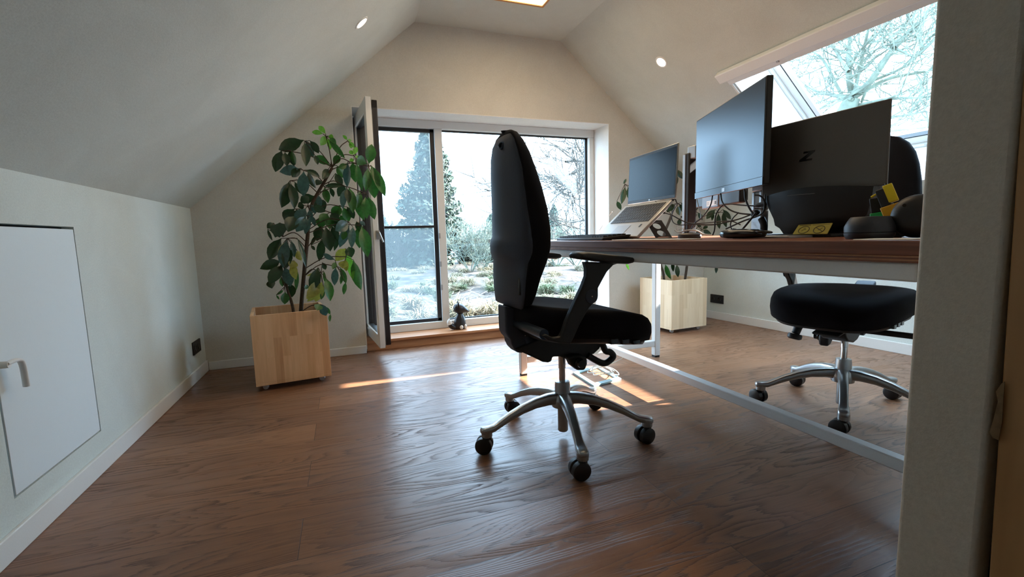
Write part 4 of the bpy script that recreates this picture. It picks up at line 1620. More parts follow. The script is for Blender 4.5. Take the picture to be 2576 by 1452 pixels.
rz = empty('laptop_riser', (1.38, 1.02, DT), 'black tapering laptop riser with yellow warning sticker at its foot', 'laptop stand')
rings = []
for (z, pxl, pxr, depth, bow) in ((DT+.012, 1972, 2086, .10, .004), (DT+.030, 1962, 2110, .12, .012), (DT+.040, 1950, 2160, .13, .018), (DT+.062, 1946, 2180, .14, .02), (DT+.100, 1932, 2190, .15, .028), (DT+.132, 1922, 2192, .15, .034), (DT+.140, 1921, 2193, .145, .034)):
    a = at(pxl, 550, 'x', 1.375)
    c = at(pxr, 550, 'x', 1.40)
    a.z = c.z = z
    rg = []
    for k in range(13):
        t = k/12
        p = a.lerp(c, t)
        arch = math.sin(PI*t)
        rg.append(p+n3*(bow*arch)+Vector((0, 0, (.014*arch if z > DT+.12 else 0))))
    back = [p-n3*depth*.6 for p in rg[::-1]]
    rings.append(rg+back)
q = MB().loft(rings)
q.build('body', M['black'], rz, smooth=50)
q = MB()
for k in range(4):
    p = at(1982+k*17, 493-k*1.3, 'x', 1.349-.0006*k)
    q.obox(p, e2*.022, n3*.004, (0, 0, .0022))
q.build('vent_slot', M['stand'], rz)
a, c = at(1970, 598, 'x', 1.33), at(2090, 598, 'x', 1.345)
a.z = c.z = DT
q = MB()
q.obox(a, (c-a), -n3*.16, (0, 0, .010))
q.build('foot', M['black'], rz, bevel=.002)
# sticker on a small slanting plate
s0, s1, s2_, s3 = at(1994, 589, 'x', 1.325), at(2080, 588, 'x', 1.335), at(2094, 561, 'x', 1.352), at(2009, 566, 'x', 1.342)
q = MB()
sn3 = (s1-s0).cross(s3-s0).normalized()
if sn3.x > 0:
    sn3 = -sn3
q.add([s0, s1, s2_, s3]+[p-sn3*.003 for p in (s0, s1, s2_, s3)], [(0, 1, 2, 3), (7, 6, 5, 4), (0, 4, 5, 1), (1, 5, 6, 2), (2, 6, 7, 3), (3, 7, 4, 0)])
stk = q.build('warning_sticker', M['sticker'], rz)
q = MB()


def sp_(u, v):
    return (s0*(1-u)+s1*u)*(1-v)+(s3*(1-u)+s2_*u)*v+sn3*.0006


for cu_ in (.27, .72):
    ringp = [sp_(cu_+.155*math.cos(2*PI*k/28), .42+.36*math.sin(2*PI*k/28)) for k in range(29)]
    q.tube(ringp, .0008, 6)
q.tube([sp_(.60, .62), sp_(.84, .22)], .0008, 6)
q.tube([sp_(.22, .30), sp_(.25, .42), sp_(.33, .48)], .0006, 5)
q.tube([sp_(.24, .55), sp_(.30, .58)], .0006, 5)
q.tube([sp_(.70, .36), sp_(.78, .50), sp_(.79, .56)], .0006, 5)
for v_ in (.90,):
    for u0_, u1_ in ((.06, .40), (.46, .95)):
        q.tube([sp_(u0_, v_), sp_(u1_, v_)], .0008 if u0_ < .4 else .0005, 5)
q.build('sticker_print', M['ink'], stk)

# headphones in the near corner
hpn = empty('headphones', (1.17, .70, DT), 'black over-ear headphones lying at the near end of the desk', 'headphones')
h0, h1 = at(2133, 575, 'x', 1.13), at(2246, 575, 'x', 1.13)
hc = (h0+h1)/2
hr = (h1-h0).length/2
q = MB()
q.lathe([(.0, .001), (hr*.90, .001), (hr*.985, .008), (hr, .013), (hr*1.0, .0135), (hr*.97, .0145), (hr*1.0, .0155), (hr*1.0, .028), (hr*.93, .036), (hr*.80, .047), (hr*.74, .050), (.0, .051)], (hc.x, hc.y, DT), 40)
q.build('ear_cup', M['softblack'], hpn, smooth=35)
q = MB()
b0 = at(2137, 572, 'x', 1.13)
q.obox(b0+Vector((-.001, -.012, 0)), Vector((.012, .012, 0)), Vector((.006, -.006, 0)), (0, 0, .009))
q.build('button', M['black'], hpn, bevel=.002)
u0_ = at(2300, 560, 'x', 1.175)
q = MB()
uc = Vector((u0_.x, u0_.y-.006, DT+.048))
q.lathe([(.0, -.024), (.038, -.024), (.0455, -.017), (.0475, -.004), (.046, .006), (.040, .014), (.030, .021), (.0, .023)], uc, 40, Vector((-.75, -.35, .12)).normalized())
q.build('ear_cup', M['black'], hpn, smooth=35)
q = MB()
pts = [Vector((hc.x+.03, hc.y+.02, DT+.02)), Vector((hc.x+.10, hc.y+.02, DT+.016)), Vector((hc.x+.19, hc.y-.09, DT+.012)), Vector((hc.x+.17, hc.y-.15, DT+.012)), uc+Vector((.035, -.035, .0)), uc+Vector((.015, -.02, .02))]
q.tube(spline(pts, 6), .011, 12, flat=.55)
q.build('headband', M['black'], hpn, smooth=60)
q = MB().lathe([(.0, .001), (.0035, .001), (.0035, 0)], at(2275, 517, 'x', 1.138), 12, (-.8, -.45, .3))
q.build('microphone_port', M['blackgloss'], hpn)

# two highlighters leaning behind the headphones


def highlighter(a, c, x, px_w, mats, label, hook):
    """a, c: seen top and a lower point on the axis; the pen stands on the desk and leans"""
    pt, pm = at(*a, 'x', x), at(*c, 'x', x)
    ax = (pt-pm).normalized()
    pb = pt-ax*((pt.z-DT-.002)/ax.z)
    L = (pt-pb).length
    e = empty('highlighter', pb, label, 'highlighter')
    view = (pt-CAM).normalized()
    sd = view.cross(ax).normalized()          # towards the right of the picture
    fw_ = sd.cross(ax).normalized()
    if fw_.dot(view) > 0:
        fw_ = -fw_
    w = px_w*(pt-CAM).length/F

    def seg(nm, s0, s1, w0, w1, ta, mat, par=e):
        q = MB()
        q.obox(pb+ax*(L*s0)+sd*w*w0-fw_*ta/2, sd*w*(w1-w0), fw_*ta, ax*(L*(s1-s0)))
        return q.build(nm, mat, par, bevel=.002, seg=3)
    seg('body', .22, .62, -.5, .5, .012, mats[0])
    seg('end_cap', 0, .22, -.46, .46, .011, M['black'])
    seg('grip', .62, .96 if hook else 1, -.42, .42 if not hook else .10, .010, M['black'])
    if hook:
        cap = seg('cap', .66, 1.0, .0, .50, .012, mats[1])
        q = MB()
        q.obox(pt-ax*.004+sd*w*.40-fw_*.005, -sd*w*1.1-ax*.010, fw_*.009, -ax*.0035)
        q.build('clip', mats[1], cap, bevel=.001)
    return e


highlighter((2219, 470), (2252, 548), 1.25, 31, (M['amber'], M['yellow']), 'yellow highlighter with hooked cap leaning behind the headphones', True)
highlighter((2207, 497), (2214, 545), 1.268, 30, (M['green'], M['black']), 'green highlighter with black cap beside the yellow one', False)
q = MB().tube([at(2250, 545, 'x', 1.29), at(2229, 462, 'x', 1.30)], .0035, 8)
tag(q.build('pen', M['blackgloss'], smooth=60), 'thin black pen standing behind the yellow highlighter', 'pen')

# rounded black case with a loop
g0, g1 = at(1801, 596, 'x', 1.17), at(1898, 596, 'x', 1.17)
case = empty('spectacle_case', ((g0+g1)/2).xy.to_3d()+Vector((0, 0, DT)), 'glossy black rounded case on the desk edge below the monitor', 'case')
dv = (g1-g0)
dv.z = 0
L_ = dv.length
dv.normalize()
pv = Vector((-dv.y, dv.x, 0))
if pv.x < 0:
    pv = -pv
base_ = Vector((g0.x, g0.y, DT))
rings = []
for (t, w_, h_) in ((0, .006, .008), (.01, .018, .017), (.05, .026, .022), (.2, .031, .027), (.5, .033, .028), (.8, .031, .025), (.95, .025, .018), (.99, .016, .012), (1, .006, .006)):
    rings.append([base_+dv*(t*L_)+pv*(.034+w_*sgnpow(math.cos(2*PI*k/20), .7))+Vector((0, 0, .0005+max(0, .0145+h_*.55*sgnpow(math.sin(2*PI*k/20), .7)+(h_-.02)*.2))) for k in range(20)])
MB().loft(rings).build('body', M['blackgloss'], case, smooth=180)
q = MB()
lp_ = [base_+dv*(L_*t)+pv*(.034+s_)+Vector((0, 0, z_)) for t, s_, z_ in ((.90, -.015, .022), (1.03, -.022, .021), (1.12, -.008, .018), (1.13, .012, .018), (1.02, .02, .021), (.9, .014, .022))]
q.tube(spline(lp_, 5), .003, 8)
q.build('loop', M['black'], case, smooth=60)
for k, (t, s_) in enumerate(((.06, -.014), (.22, -.018), (.52, -.018))):
    MB().box(base_+dv*(L_*t)+pv*(.034+s_)+Vector((-.003, -.006, .026)), base_+dv*(L_*t)+pv*(.034+s_)+Vector((.003, .006, .0295))).build('stud', M['silver'], case, bevel=.001)

# flat things on the top
def flat(name, x0, y0, x1, y1, h, mat, label, cat, z=DT, **kw):
    return tag(MB().box((x0, y0, z), (x1, y1, z+h)).build(name, mat, bevel=.0015, **kw), label, cat)


flat('notepad', 1.06, 1.26, 1.17, 1.66, .003, M['paper'], 'flat white paper pad on the desk edge before the laptop stand', 'paper')
flat('paper_sheet', 1.02, .56, 1.10, .665, .002, M['paper'], 'white sheet under the headphones at the desk corner', 'paper')
flat('tablet', 1.24, .99, 1.36, 1.20, .007, M['silver'], 'thin pale tablet lying behind the black case', 'tablet')
flat('paper_stack', 1.44, .72, 1.60, .98, .011, M['paper'], 'pale stack of paper behind the black riser', 'paper')
pk = at(1755, 597, 'x', 1.42)
q = MB()
q.lathe([(.0, .0), (.040, .0), (.042, .003), (.042, .008), (.038, .0095), (.040, .011), (.041, .017), (.036, .021), (.0, .022)], (pk.x-.16, pk.y-.13, DT), 32)
tag(q.build('charging_puck', M['stand'], smooth=40), 'flat round grey puck on the desk left of the black case', 'charger')
q = at(1535, 560, 'x', 1.42)
ad = empty('power_adapter', (q.x, q.y, DT), 'white upright charger standing behind the laptop', 'charger')
MB().box((q.x-.03, q.y-.05, DT), (q.x+.03, q.y+.05, DT+.06)).build('body', M['white'], ad, bevel=.012, seg=4)
MB().lathe([(.006, 0), (.006, .02), (.003, .025)], (q.x-.03, q.y+.02, DT+.02), 10, (-1, .3, .2)).build('plug', M['cablew'], ad, smooth=50)

# cables
def cable(pts, r, mat, label, x=1.42, dx=None, k=.1242, ox=1640, oy=460, ends=None):
    P = []
    for i, (a, c) in enumerate(pts):
        xx = x+(dx[i] if dx else 0)
        p = at(ox+a*k, oy+c*k, 'x', xx)
        p.z = max(p.z, DT+r+.0005)
        P.append(p)
    mb = MB().tube(spline(P, 6), r, 8)
    if ends:
        for e_ in ends:
            d = (P[e_]-P[e_+1 if e_ == 0 else e_-1]).normalized()
            mb.tube([P[e_]-d*.012, P[e_]+d*.016], r*2.0, 8)
    return tag(mb.build('cable', mat, smooth=60), label, 'cable')


cb, cw = M['cable'], M['cablew']
cable([(220, 600), (400, 655), (620, 770), (860, 838), (1250, 848), (1600, 775), (1800, 722), (2020, 640)], .0026, cb, 'black cable sagging from the laptop side plug to the silver post', 1.40, ends=[0])
cable([(395, 360), (470, 335), (500, 400), (560, 440)], .0024, cb, 'short black lead plugged into the laptop hinge corner', 1.40, ends=[0])
cable([(520, 430), (440, 560), (400, 690), (440, 810), (580, 856), (800, 832), (1100, 815), (1400, 782), (1620, 780), (1790, 850)], .0022, cb, 'thin black cable looping low behind the laptop stand', 1.44)
cable([(1232, 240), (1180, 470), (1020, 700), (870, 820), (790, 950)], .0026, cb, 'black cable running down to the left from the monitor bottom', 1.445)
cable([(1390, 210), (1430, 390), (1560, 535), (1750, 612), (2000, 642)], .0030, cb, 'black cable curving from the monitor bottom to the silver post', 1.40)
cable([(2080, 470), (1800, 452), (1600, 430), (1450, 445), (1340, 560), (1285, 700), (1270, 940), (1232, 1055)], .0026, cb, 'black cable arching over and dropping to the black case', 1.38)
cable([(1880, 130), (1900, 340), (1990, 540), (2080, 650)], .0034, cb, 'thick black cable hanging in front of the silver post', 1.345)
cable([(2085, 250), (2185, 262), (2262, 335), (2285, 480), (2210, 640), (1850, 775), (1500, 935)], .0030, cb, 'black cable looping round beside the black riser', 1.36)
cable([(2110, 600), (1960, 790), (1830, 945)], .0036, cb, 'thick black cable crossing the foot of the silver post', 1.345)
cable([(2085, 520), (2290, 515), (2290, 400), (2300, 230)], .0024, cb, 'black cable running up along the edge of the riser', 1.37)
cable([(1650, 1000), (1590, 860), (1640, 720), (1760, 600)], .0022, cb, 'thin black cable standing up left of the silver post', 1.40)
cable([(905, 320), (950, 500), (990, 640), (985, 720)], .0020, M['silver'], 'thin grey lead hanging beside the tall post', 1.46)
cable([(460, 960), (540, 1005), (700, 965), (900, 968), (1050, 1040), (1240, 1058)], .0030, cw, 'pale cable lying on the desk behind the laptop stand', 1.43)
cable([(520, 870), (500, 930), (560, 1010), (640, 960), (600, 920), (540, 950)], .0022, cw, 'white cable coil at the foot of the laptop stand', 1.46)
cable([(1640, 930), (1720, 950), (1770, 1020), (1700, 1045)], .0020, cb, 'short black lead lying before the silver post', 1.36)
q = MB()
for (a, c, w_, h_) in ((2080, 640, .02, .016), (2120, 600, .016, .012)):
    p = at(1640+a*.1242, 460+c*.1242, 'x', 1.375)
    q.ball(p, (.012, w_*.7, h_*.8), 10, 8)
tag(q.build('cable_tie', M['black'], smooth=180), 'black knot of bundled cables beside the silver post', 'cable tie')
pl = [at(2092, 470, 'x', 1.38)]
pa, pb = at(1900, 518, 'x', 1.38), at(1925, 513, 'x', 1.38)
q = MB().tube([pa, pa.lerp(pb, .4), pb], [.004, .009, .009], 8)
tag(q.build('plug', M['black'], smooth=40), 'black connector plugged in beside the riser', 'plug')
q = MB()
p = at(1912, 575, 'x', 1.42)
q.tube(spline([p+Vector((0, .01, -.045)), p+Vector((0, -.012, -.02)), p+Vector((0, -.016, .012)), p+Vector((0, -.004, .036))], 5), [.012]*16, 10)
tag(q.build('cable_wrap', M['rubber'], smooth=60), 'thick curved black cable sleeve behind the silver post', 'cable')
p0_, p1_, p2_ = at(1506, 580, 'x', 1.36), at(1516, 548, 'x', 1.40), at(1540, 533, 'x', 1.42)
q = MB().tube(spline([p2_, at(1528, 546, 'x', 1.41), at(1514, 548, 'x', 1.40), at(1518, 562, 'x', 1.39), at(1508, 580, 'x', 1.37)], 6), .0018, 6)
tag(q.build('cable', cw, smooth=60), 'thin white lead curling up behind the left edge of the laptop', 'cable')
# earbuds case and white plug on the left end
p = at(1502, 592, 'x', 1.30)
q = MB().ball((p.x, p.y, DT+.015), (.014, .022, .015), 16, 10)
tag(q.build('earbud_case', M['white'], smooth=180), 'small white rounded case left of the laptop', 'case')

# things on the floor below the desk
fd = [at(1441, 939, 'z', .004), at(1494, 973, 'z', .004), at(1563, 955, 'z', .004), at(1503, 921, 'z', .004)]
folder = empty('plastic_folder', (sum((p for p in fd), Vector())/4).xy.to_3d(), 'pale blue rimmed frame lying on the floor under the desk', 'frame')


def inset(P, k):
    c = sum(P, Vector())/4
    return [p.lerp(c, k) for p in P]


q = MB()
ou, inn = fd, inset(fd, .24)
for d in (0, .012):
    pass
vs = [Vector((p.x, p.y, z)) for z in (.0005, .011) for p in ou+inn]
fs = []
for k in range(4):
    k2 = (k+1) % 4
    fs += [(k2, k, 4+k, 4+k2), (8+k, 8+k2, 12+k2, 12+k), (k, k2, 8+k2, 8+k), (4+k2, 4+k, 12+k, 12+k2)]
q.add(vs, fs)
q.build('rim', M['paleblue'], folder)
q = MB()
q.add([Vector((p.x, p.y, z)) for z in (.0005, .004) for p in inset(fd, .2)], [(3, 2, 1, 0), (4, 5, 6, 7), (0, 1, 5, 4), (1, 2, 6, 5), (2, 3, 7, 6), (3, 0, 4, 7)])
q.build('sheet', M['sill'], folder)
cen = at(1515, 935, 'z', .03)
rng = random.Random(11)
pts = []
for k in range(16):
    a = 2*PI*k/6.5
    r = .085+.03*math.sin(k*1.7)
    pts.append(Vector((cen.x+math.cos(a)*r, cen.y+math.sin(a)*r*.8, .022+.012*((k % 3)))))
pts += [Vector((1.553, cen.y-.02, .10)), Vector((1.556, cen.y-.02, .165))]
tag(MB().tube(spline(pts, 6), .0026, 8).build('cable_coil', cw, smooth=60), 'white cable coil lying on the pale blue frame under the desk', 'cable')

# fox figurine on the sill
FB = Vector((at(1157, 826, 'y', 3.775).x, 3.775, WZ0))
fox = empty('fox_figurine', FB, 'speckled black fox figurine with white paws on the window sill', 'figurine')
q = MB()
q.loft([[FB+Vector((rx*math.cos(2*PI*k/28)+ox, ry*math.sin(2*PI*k/28), z)) for k in range(28)] for z, rx, ry, ox in
        ((.001, .040, .036, .0), (.006, .050, .045, 0), (.03, .053, .047, 0), (.07, .049, .043, .001), (.10, .040, .036, .003), (.118, .030, .028, .005), (.128, .026, .024, .006), (.14, .022, .02, .006))])
q.build('body', M['fox'], fox, smooth=180)
hdp = FB+Vector((.008, 0, .175))
q = MB()
rings = []
for (t, w_, h_, dz) in ((-.058, .004, .006, .008), (-.052, .026, .026, .006), (-.036, .042, .040, .004), (-.012, .049, .047, .002), (.014, .046, .043, -.001), (.038, .034, .030, -.008), (.058, .020, .018, -.018), (.072, .009, .010, -.025), (.076, .003, .004, -.027)):
    rings.append([hdp+Vector((t, -w_*math.cos(2*PI*k/24), dz+h_*math.sin(2*PI*k/24))) for k in range(24)])
q.loft(rings)
hd_ = q.build('head', M['fox'], fox, smooth=180)
for sy in (-1, 1):
    e_ = MB()
    b0 = hdp+Vector((-.022+(.0 if sy < 0 else .012), sy*.030, .028))
    e_.loft([[b0+Vector((w_*.6*math.cos(2*PI*k/12), w_*math.sin(2*PI*k/12)+sy*o_, z)) for k in range(12)] for z, w_, o_ in ((-.012, .022, 0), (.01, .018, .004), (.028, .009, .008), (.040, .001, .010))])
    e_.build('ear', M['fox'], hd_, smooth=180)
    MB().ball(hdp+Vector((.036, sy*.026, .004)), .0045, 10, 8).build('eye', M['blackgloss'], hd_, smooth=180)
MB().ball(hdp+Vector((.076, 0, -.026)), .006, 10, 8).build('nose', M['blackgloss'], hd_, smooth=180)
tl = spline([FB+Vector((-.030, -.01, .022)), FB+Vector((-.058, -.012, .024)), FB+Vector((-.080, -.012, .040)), FB+Vector((-.092, -.012, .070)), FB+Vector((-.093, -.012, .098))], 5)
q = MB().tube(tl[:13], [.014+.010*math.sin(PI*min(1, k/16)) for k in range(13)], 16)
q.build('tail', M['fox'], fox, smooth=60)
n_ = len(tl)
q = MB().tube(tl[12:], [.0235-.021*((k)/(n_-13))**2 for k in range(n_-12)], 16)
q.build('tail_tip', M['foxw'], fox, smooth=60)
for dx_, dy_ in ((.004, -.040), (.040, -.026)):
    MB().ball(FB+Vector((dx_, dy_, .021)), (.017, .014, .0205), 14, 10).build('paw', M['foxw'], fox, smooth=180)

# ------------------------------------------------------------------ garden outside
GZ = -.02
NO_SHIFT.add('garden_ground')
q = MB()
nx, ny = 46, 40
rng = random.Random(5)
vs = []
for j in range(ny+1):
    for i in range(nx+1):
        x, y = -9+24*i/nx, GY+.36+13*j/ny
        vs.append((x, y, GZ+(rng.uniform(-.035, .05) if j > 0 else -.02)+.004*j))
q.add(vs, [(j*(nx+1)+i, j*(nx+1)+i+1, (j+1)*(nx+1)+i+1, (j+1)*(nx+1)+i) for j in range(ny) for i in range(nx)])
tag(q.build('garden_ground', M['ground'], smooth=180), 'bare garden earth outside the gable window', 'ground', kind='structure')
# strewn dry litter: nobody could count it
q = MB()
rng = random.Random(9)
for k in range(5200):
    y = GY+.5+rng.random()**1.3*9.5
    x = rng.uniform(-.25, 1.0)*y*.75+rng.uniform(-.8, .8)+.3
    z = GZ+.02+rng.uniform(0, .05)
    a = rng.uniform(0, 6.28)
    L = rng.uniform(.02, .075)
    w_ = rng.uniform(.004, .016)
    d = Vector((math.cos(a), math.sin(a), rng.uniform(-.1, .5)))*L
    s_ = Vector((-math.sin(a), math.cos(a), rng.uniform(-.3, .3)))*w_
    p = Vector((x, y, z))
    q.add([p-d-s_, p+d-s_*.3, p+d+s_*.3, p-d+s_], [(0, 1, 2, 3)])
NO_SHIFT.add('leaf_litter')
tag(q.build('leaf_litter', M['litter']), 'pale dry litter scattered over the garden earth', 'litter', kind='stuff')


def tussock_mesh(seed, nb, mat, spread=1.0):
    rng = random.Random(seed)
    q = MB()
    for k in range(nb):
        a = rng.uniform(0, 6.28)
        r0 = rng.uniform(0, .10)
        hgt = rng.uniform(.10, .26)
        out = rng.uniform(.06, .26)*spread
        p0 = Vector((math.cos(a)*r0, math.sin(a)*r0, 0))
        dr = Vector((math.cos(a), math.sin(a), 0))
        p1 = p0+dr*out*.35+Vector((0, 0, hgt*.75))
        p2 = p0+dr*out+Vector((0, 0, hgt*rng.uniform(.5, 1.0)))
        sd = Vector((-math.sin(a), math.cos(a), 0))*.006
        q.add([p0-sd, p0+sd, p1+sd*.8, p1-sd*.8, p2], [(0, 1, 2, 3), (3, 2, 4)])
    NO_SHIFT.add('grass_tussock')
    o = q.build('grass_tussock', mat)
    o.location = (0, 0, 0)
    return o


protos = [tussock_mesh(1, 260, M['straw']), tussock_mesh(2, 230, M['straw'], 1.3), tussock_mesh(3, 300, M['strawg'], .8)]
used = [False]*3
rng = random.Random(21)
spots = []
for k in range(112):
    y = GY+.9+rng.random()**1.25*8.2
    x = y*rng.uniform(.02, .64)
    spots.append((x, y))
spots += [(1.62, 7.2), (1.1, 5.0), (1.95, 8.9), (2.2, 9.3)]
for k, (x, y) in enumerate(spots):
    i = (0, 1, 2, 0, 1)[k % 5]
    o = protos[i]
    if used[i]:
        o = protos[i].copy()
        COL.objects.link(o)
    used[i] = True
    s_ = rng.uniform(.5, 1.1)
    o.location = (x, y, GZ+.015)
    o.rotation_euler = (0, 0, rng.uniform(0, 6.28))
    o.scale = (s_, s_, s_*rng.uniform(.7, 1.0))
    tag(o, 'greenish low grass tussock on the garden earth' if i == 2 else 'dry straw coloured grass tussock on the garden earth', 'grass',
        'greenish grass tussocks in the garden' if i == 2 else 'dry grass tussocks in the garden')


# trees
def grow(mb, p, d, L, r, depth, rng, spread=.55, upw=.15, bend=.25, kids=(2, 3), minr=.004, mi=0):
    n = 5
    pts, rs = [p.copy()], [r]
    q = p.copy()
    dd = d.copy()
    for k in range(n):
        dd = (dd+Vector((rng.uniform(-1, 1), rng.uniform(-1, 1), rng.uniform(-1, 1)+upw))*bend*.5).normalized()
        q = q+dd*(L/n)
        pts.append(q.copy())
        rs.append(max(minr*.6, r*(1-.5*(k+1)/n)))
    mb.tube(pts, rs, 6 if r > .02 else 4, caps=False, mi=mi)
    if depth <= 0:
        return
    for c in range(rng.randint(*kids)+(1 if depth > 2 else 0)):
        t = rng.uniform(.35, 1.0)
        i = min(n, max(1, int(t*n)))
        base = pts[i]
        ax = Vector((rng.uniform(-1, 1), rng.uniform(-1, 1), rng.uniform(-.6, 1))).normalized()
        nd = (dd*(1-spread)+ax*spread).normalized()
        grow(mb, base, nd, L*rng.uniform(.55, .85), max(minr, rs[i]*rng.uniform(.5, .75)), depth-1, rng, spread, upw, bend, kids, minr, mi)


def crown(mb, c, rad, n, rng, size, mi=0, cone=False):
    """many small leaf quads filling an ellipsoid or a cone"""
    c = Vector(c)
    for k in range(n):
        if cone:
            h = rng.random()**1.35
            rr = (1-h)**.75*math.sqrt(rng.random())
            a = rng.uniform(0, 6.28)
            bulge = 1+.18*math.sin(h*17+a*2)
            p = c+Vector((math.cos(a)*rr*rad[0]*bulge, math.sin(a)*rr*rad[1]*bulge, h*rad[2]))
        else:
            while True:
                v = Vector((rng.uniform(-1, 1), rng.uniform(-1, 1), rng.uniform(-1, 1)))
                if v.length <= 1:
                    break
            p = c+Vector((v.x*rad[0], v.y*rad[1], v.z*rad[2]))
        u = Vector((rng.uniform(-1, 1), rng.uniform(-1, 1), rng.uniform(-1, 1))).normalized()
        w_ = u.orthogonal().normalized()
        s_ = size*rng.uniform(.5, 1.3)
        mb.add([p-u*s_, p+w_*s_*.6, p+u*s_, p-w_*s_*.6], [(0, 1, 2, 3)], mi)


# ivy-clad tree left of centre
TY = 12.4
tb_ = at(1088, 690, 'y', TY)
top = at(1078, 322, 'y', TY)
H_ = top.z-GZ
ivy = empty('ivy_tree', (tb_.x, TY, GZ), 'tall ivy-clad tree behind the window mullion', 'tree')
rng = random.Random(31)
q = MB().tube([(tb_.x, TY, GZ), (tb_.x+.05, TY, H_*.5), (top.x, TY, H_*.97)], [.16, .11, .03], 8)
q.build('trunk', M['twig'], ivy, smooth=60)
q = MB()
W_ = at(1160, 600, 'y', TY).x-tb_.x
for (z, w_) in ((.3, .75), (.8, .9), (1.2, 1.0), (1.7, .95), (2.1, .80), (2.5, .66), (2.9, .52), (3.2, .40), (3.5, .28), (3.8, .2), (4.05, .12)):
    if z < H_:
        crown(q, (tb_.x+(top.x-tb_.x)*z/H_+rng.uniform(-.08, .08), TY, z), (W_*w_*1.15, W_*w_, .34), int(1900*w_**1.3)+220, rng, .065)
q.build('foliage', M['ivy'], ivy)
q = MB()
for k in range(16):
    a = rng.uniform(0, 6.28)
    z = rng.uniform(.5, 2.6)
    grow(q, Vector((tb_.x, TY-.15, z)), Vector((math.cos(a), -abs(math.sin(a))*.8, .5)).normalized(), rng.uniform(.5, .9), .014, 2, rng, minr=.006)
q.build('bare_branches', M['twig'], ivy)

# hedge of dense shrubs along the far side of the garden
hx = [(-1.0, 950, .0), (2.0, 985, 0), (0, 1020, 0), (0, 1060, 0), (0, 1110, 0)]
k = 0
for px, py, w_ in ((940, 590, 0), (985, 572, 0), (1035, 600, 0), (1085, 605, 0), (1180, 590, 0), (1235, 585, 0)):
    p = at(px, py, 'y', 13.2)
    rng = random.Random(50+k)
    hgt = max(.5, p.z-GZ)
    sh = empty('hedge_shrub', (p.x, 13.2, GZ), None, 'shrub', 'dense twiggy shrubs behind the garden')
    tag(sh, 'dense grey-green twiggy shrub at the far edge of the garden', 'shrub')
    q = MB()
    crown(q, (0+p.x, 13.2, GZ+hgt*.48), (.42, .35, hgt*.55), 1500, rng, .06)
    q.build('foliage', M['hedge'], sh)
    q = MB()
    for j in range(9):
        a = rng.uniform(0, 6.28)
        grow(q, Vector((p.x+rng.uniform(-.25, .25), 12.95, GZ+rng.uniform(.0, hgt*.5))), Vector((math.cos(a)*.5, -.15, 1)).normalized(), hgt*.55, .014, 3, rng, minr=.006)
    q.build('twigs', M['twig'], sh)
    k += 1

# loose bare shrubs between the mullion and the chair, and right of the chair
k = 0
for px, hgt, seed in ((1185, 1.25, 61), (1215, 1.05, 62), (1400, 1.15, 63), (1450, 1.0, 64)):
    p = at(px, 690, 'y', 10.6)
    rng = random.Random(seed)
    sh = empty('bare_shrub', (p.x, 10.6, GZ), ('olive bare shrub just right of the window mullion', 'olive bare shrub close to the chair back', 'olive bare shrub between chair and window edge', 'olive bare shrub at the right edge of the window')[k], 'shrub')
    q = MB()
    for j in range(7):
        a = rng.uniform(0, 6.28)
        grow(q, Vector((p.x, 10.6, GZ)), Vector((math.cos(a)*.6, math.sin(a)*.4, 1)).normalized(), hgt*.62, .014, 4, rng, spread=.5, minr=.0045)
    q.build('branches', M['twigo'], sh)
    k += 1

# distant conifers
for px, top_, seed, lab in ((1395, 520, 71, 'small dark distant conifer right of the chair'), (1236, 545, 72, 'small distant conifer left of the chair back'), (965, 545, 73, 'pale distant conifer at the left window edge')):
    p = at(px, 600, 'y', 26)
    t_ = at(px, top_, 'y', 26)
    rng = random.Random(seed)
    e = empty('conifer', (p.x, 26, GZ), lab, 'tree')
    MB().tube([(p.x, 26, GZ), (p.x, 26, t_.z*.9)], [.12, .03], 6).build('trunk', M['twig'], e)
    q = MB()
    crown(q, (p.x, 26, .2), (.75, .7, t_.z-.1), 2600, rng, .10, cone=True)
    q.build('foliage', M['farleaf'], e)
# far tree line
NO_SHIFT.add('distant_woodland')
q = MB()
rng = random.Random(77)
for k in range(30):
    x = 2+k*1.15
    crown(q, (x, 33+rng.uniform(-1, 1), .7), (1.1, .8, rng.uniform(.7, 1.5)), 330, rng, .11)
tag(q.build('distant_woodland', M['farleaf']), 'low blurred woodland on the horizon', 'woodland', kind='stuff')

# bare tree whose branches enter the window at the right
rng = random.Random(83)
b0 = at(1640, 560, 'y', 9.0)
bt = empty('bare_tree', (b0.x, 9.0, GZ), 'bare tree reaching branches into the upper right of the window', 'tree')
q = MB()
q.tube([(b0.x, 9, GZ), (b0.x-.05, 9, 1.2), (b0.x-.1, 9, 3.0)], [.15, .12, .07], 8)
q.build('trunk', M['twig'], bt, smooth=60)
q = MB()
for (sx, sy_, ex, ey, r) in ((1560, 300, 1440, 360, .030), (1560, 420, 1400, 425, .026), (1540, 360, 1430, 480, .024), (1560, 470, 1440, 500, .022), (1560, 540, 1400, 575, .022), (1530, 300, 1460, 350, .02), (1560, 600, 1400, 590, .016), (1520, 590, 1390, 610, .014)):
    a, c = at(sx, sy_, 'y', 9.0), at(ex, ey, 'y', 8.7)
    root = Vector((b0.x-.06, 9, max(.6, a.z-.2)))
    r *= 1.5
    q.tube([root, root.lerp(a, .5)+Vector((0, 0, .06)), a], [r*1.4, r*1.2, r], 6)
    grow(q, a, (c-a).normalized(), (c-a).length, r, 4, rng, spread=.45, upw=.1, bend=.3, minr=.009)
q.build('branches', M['twig'], bt)

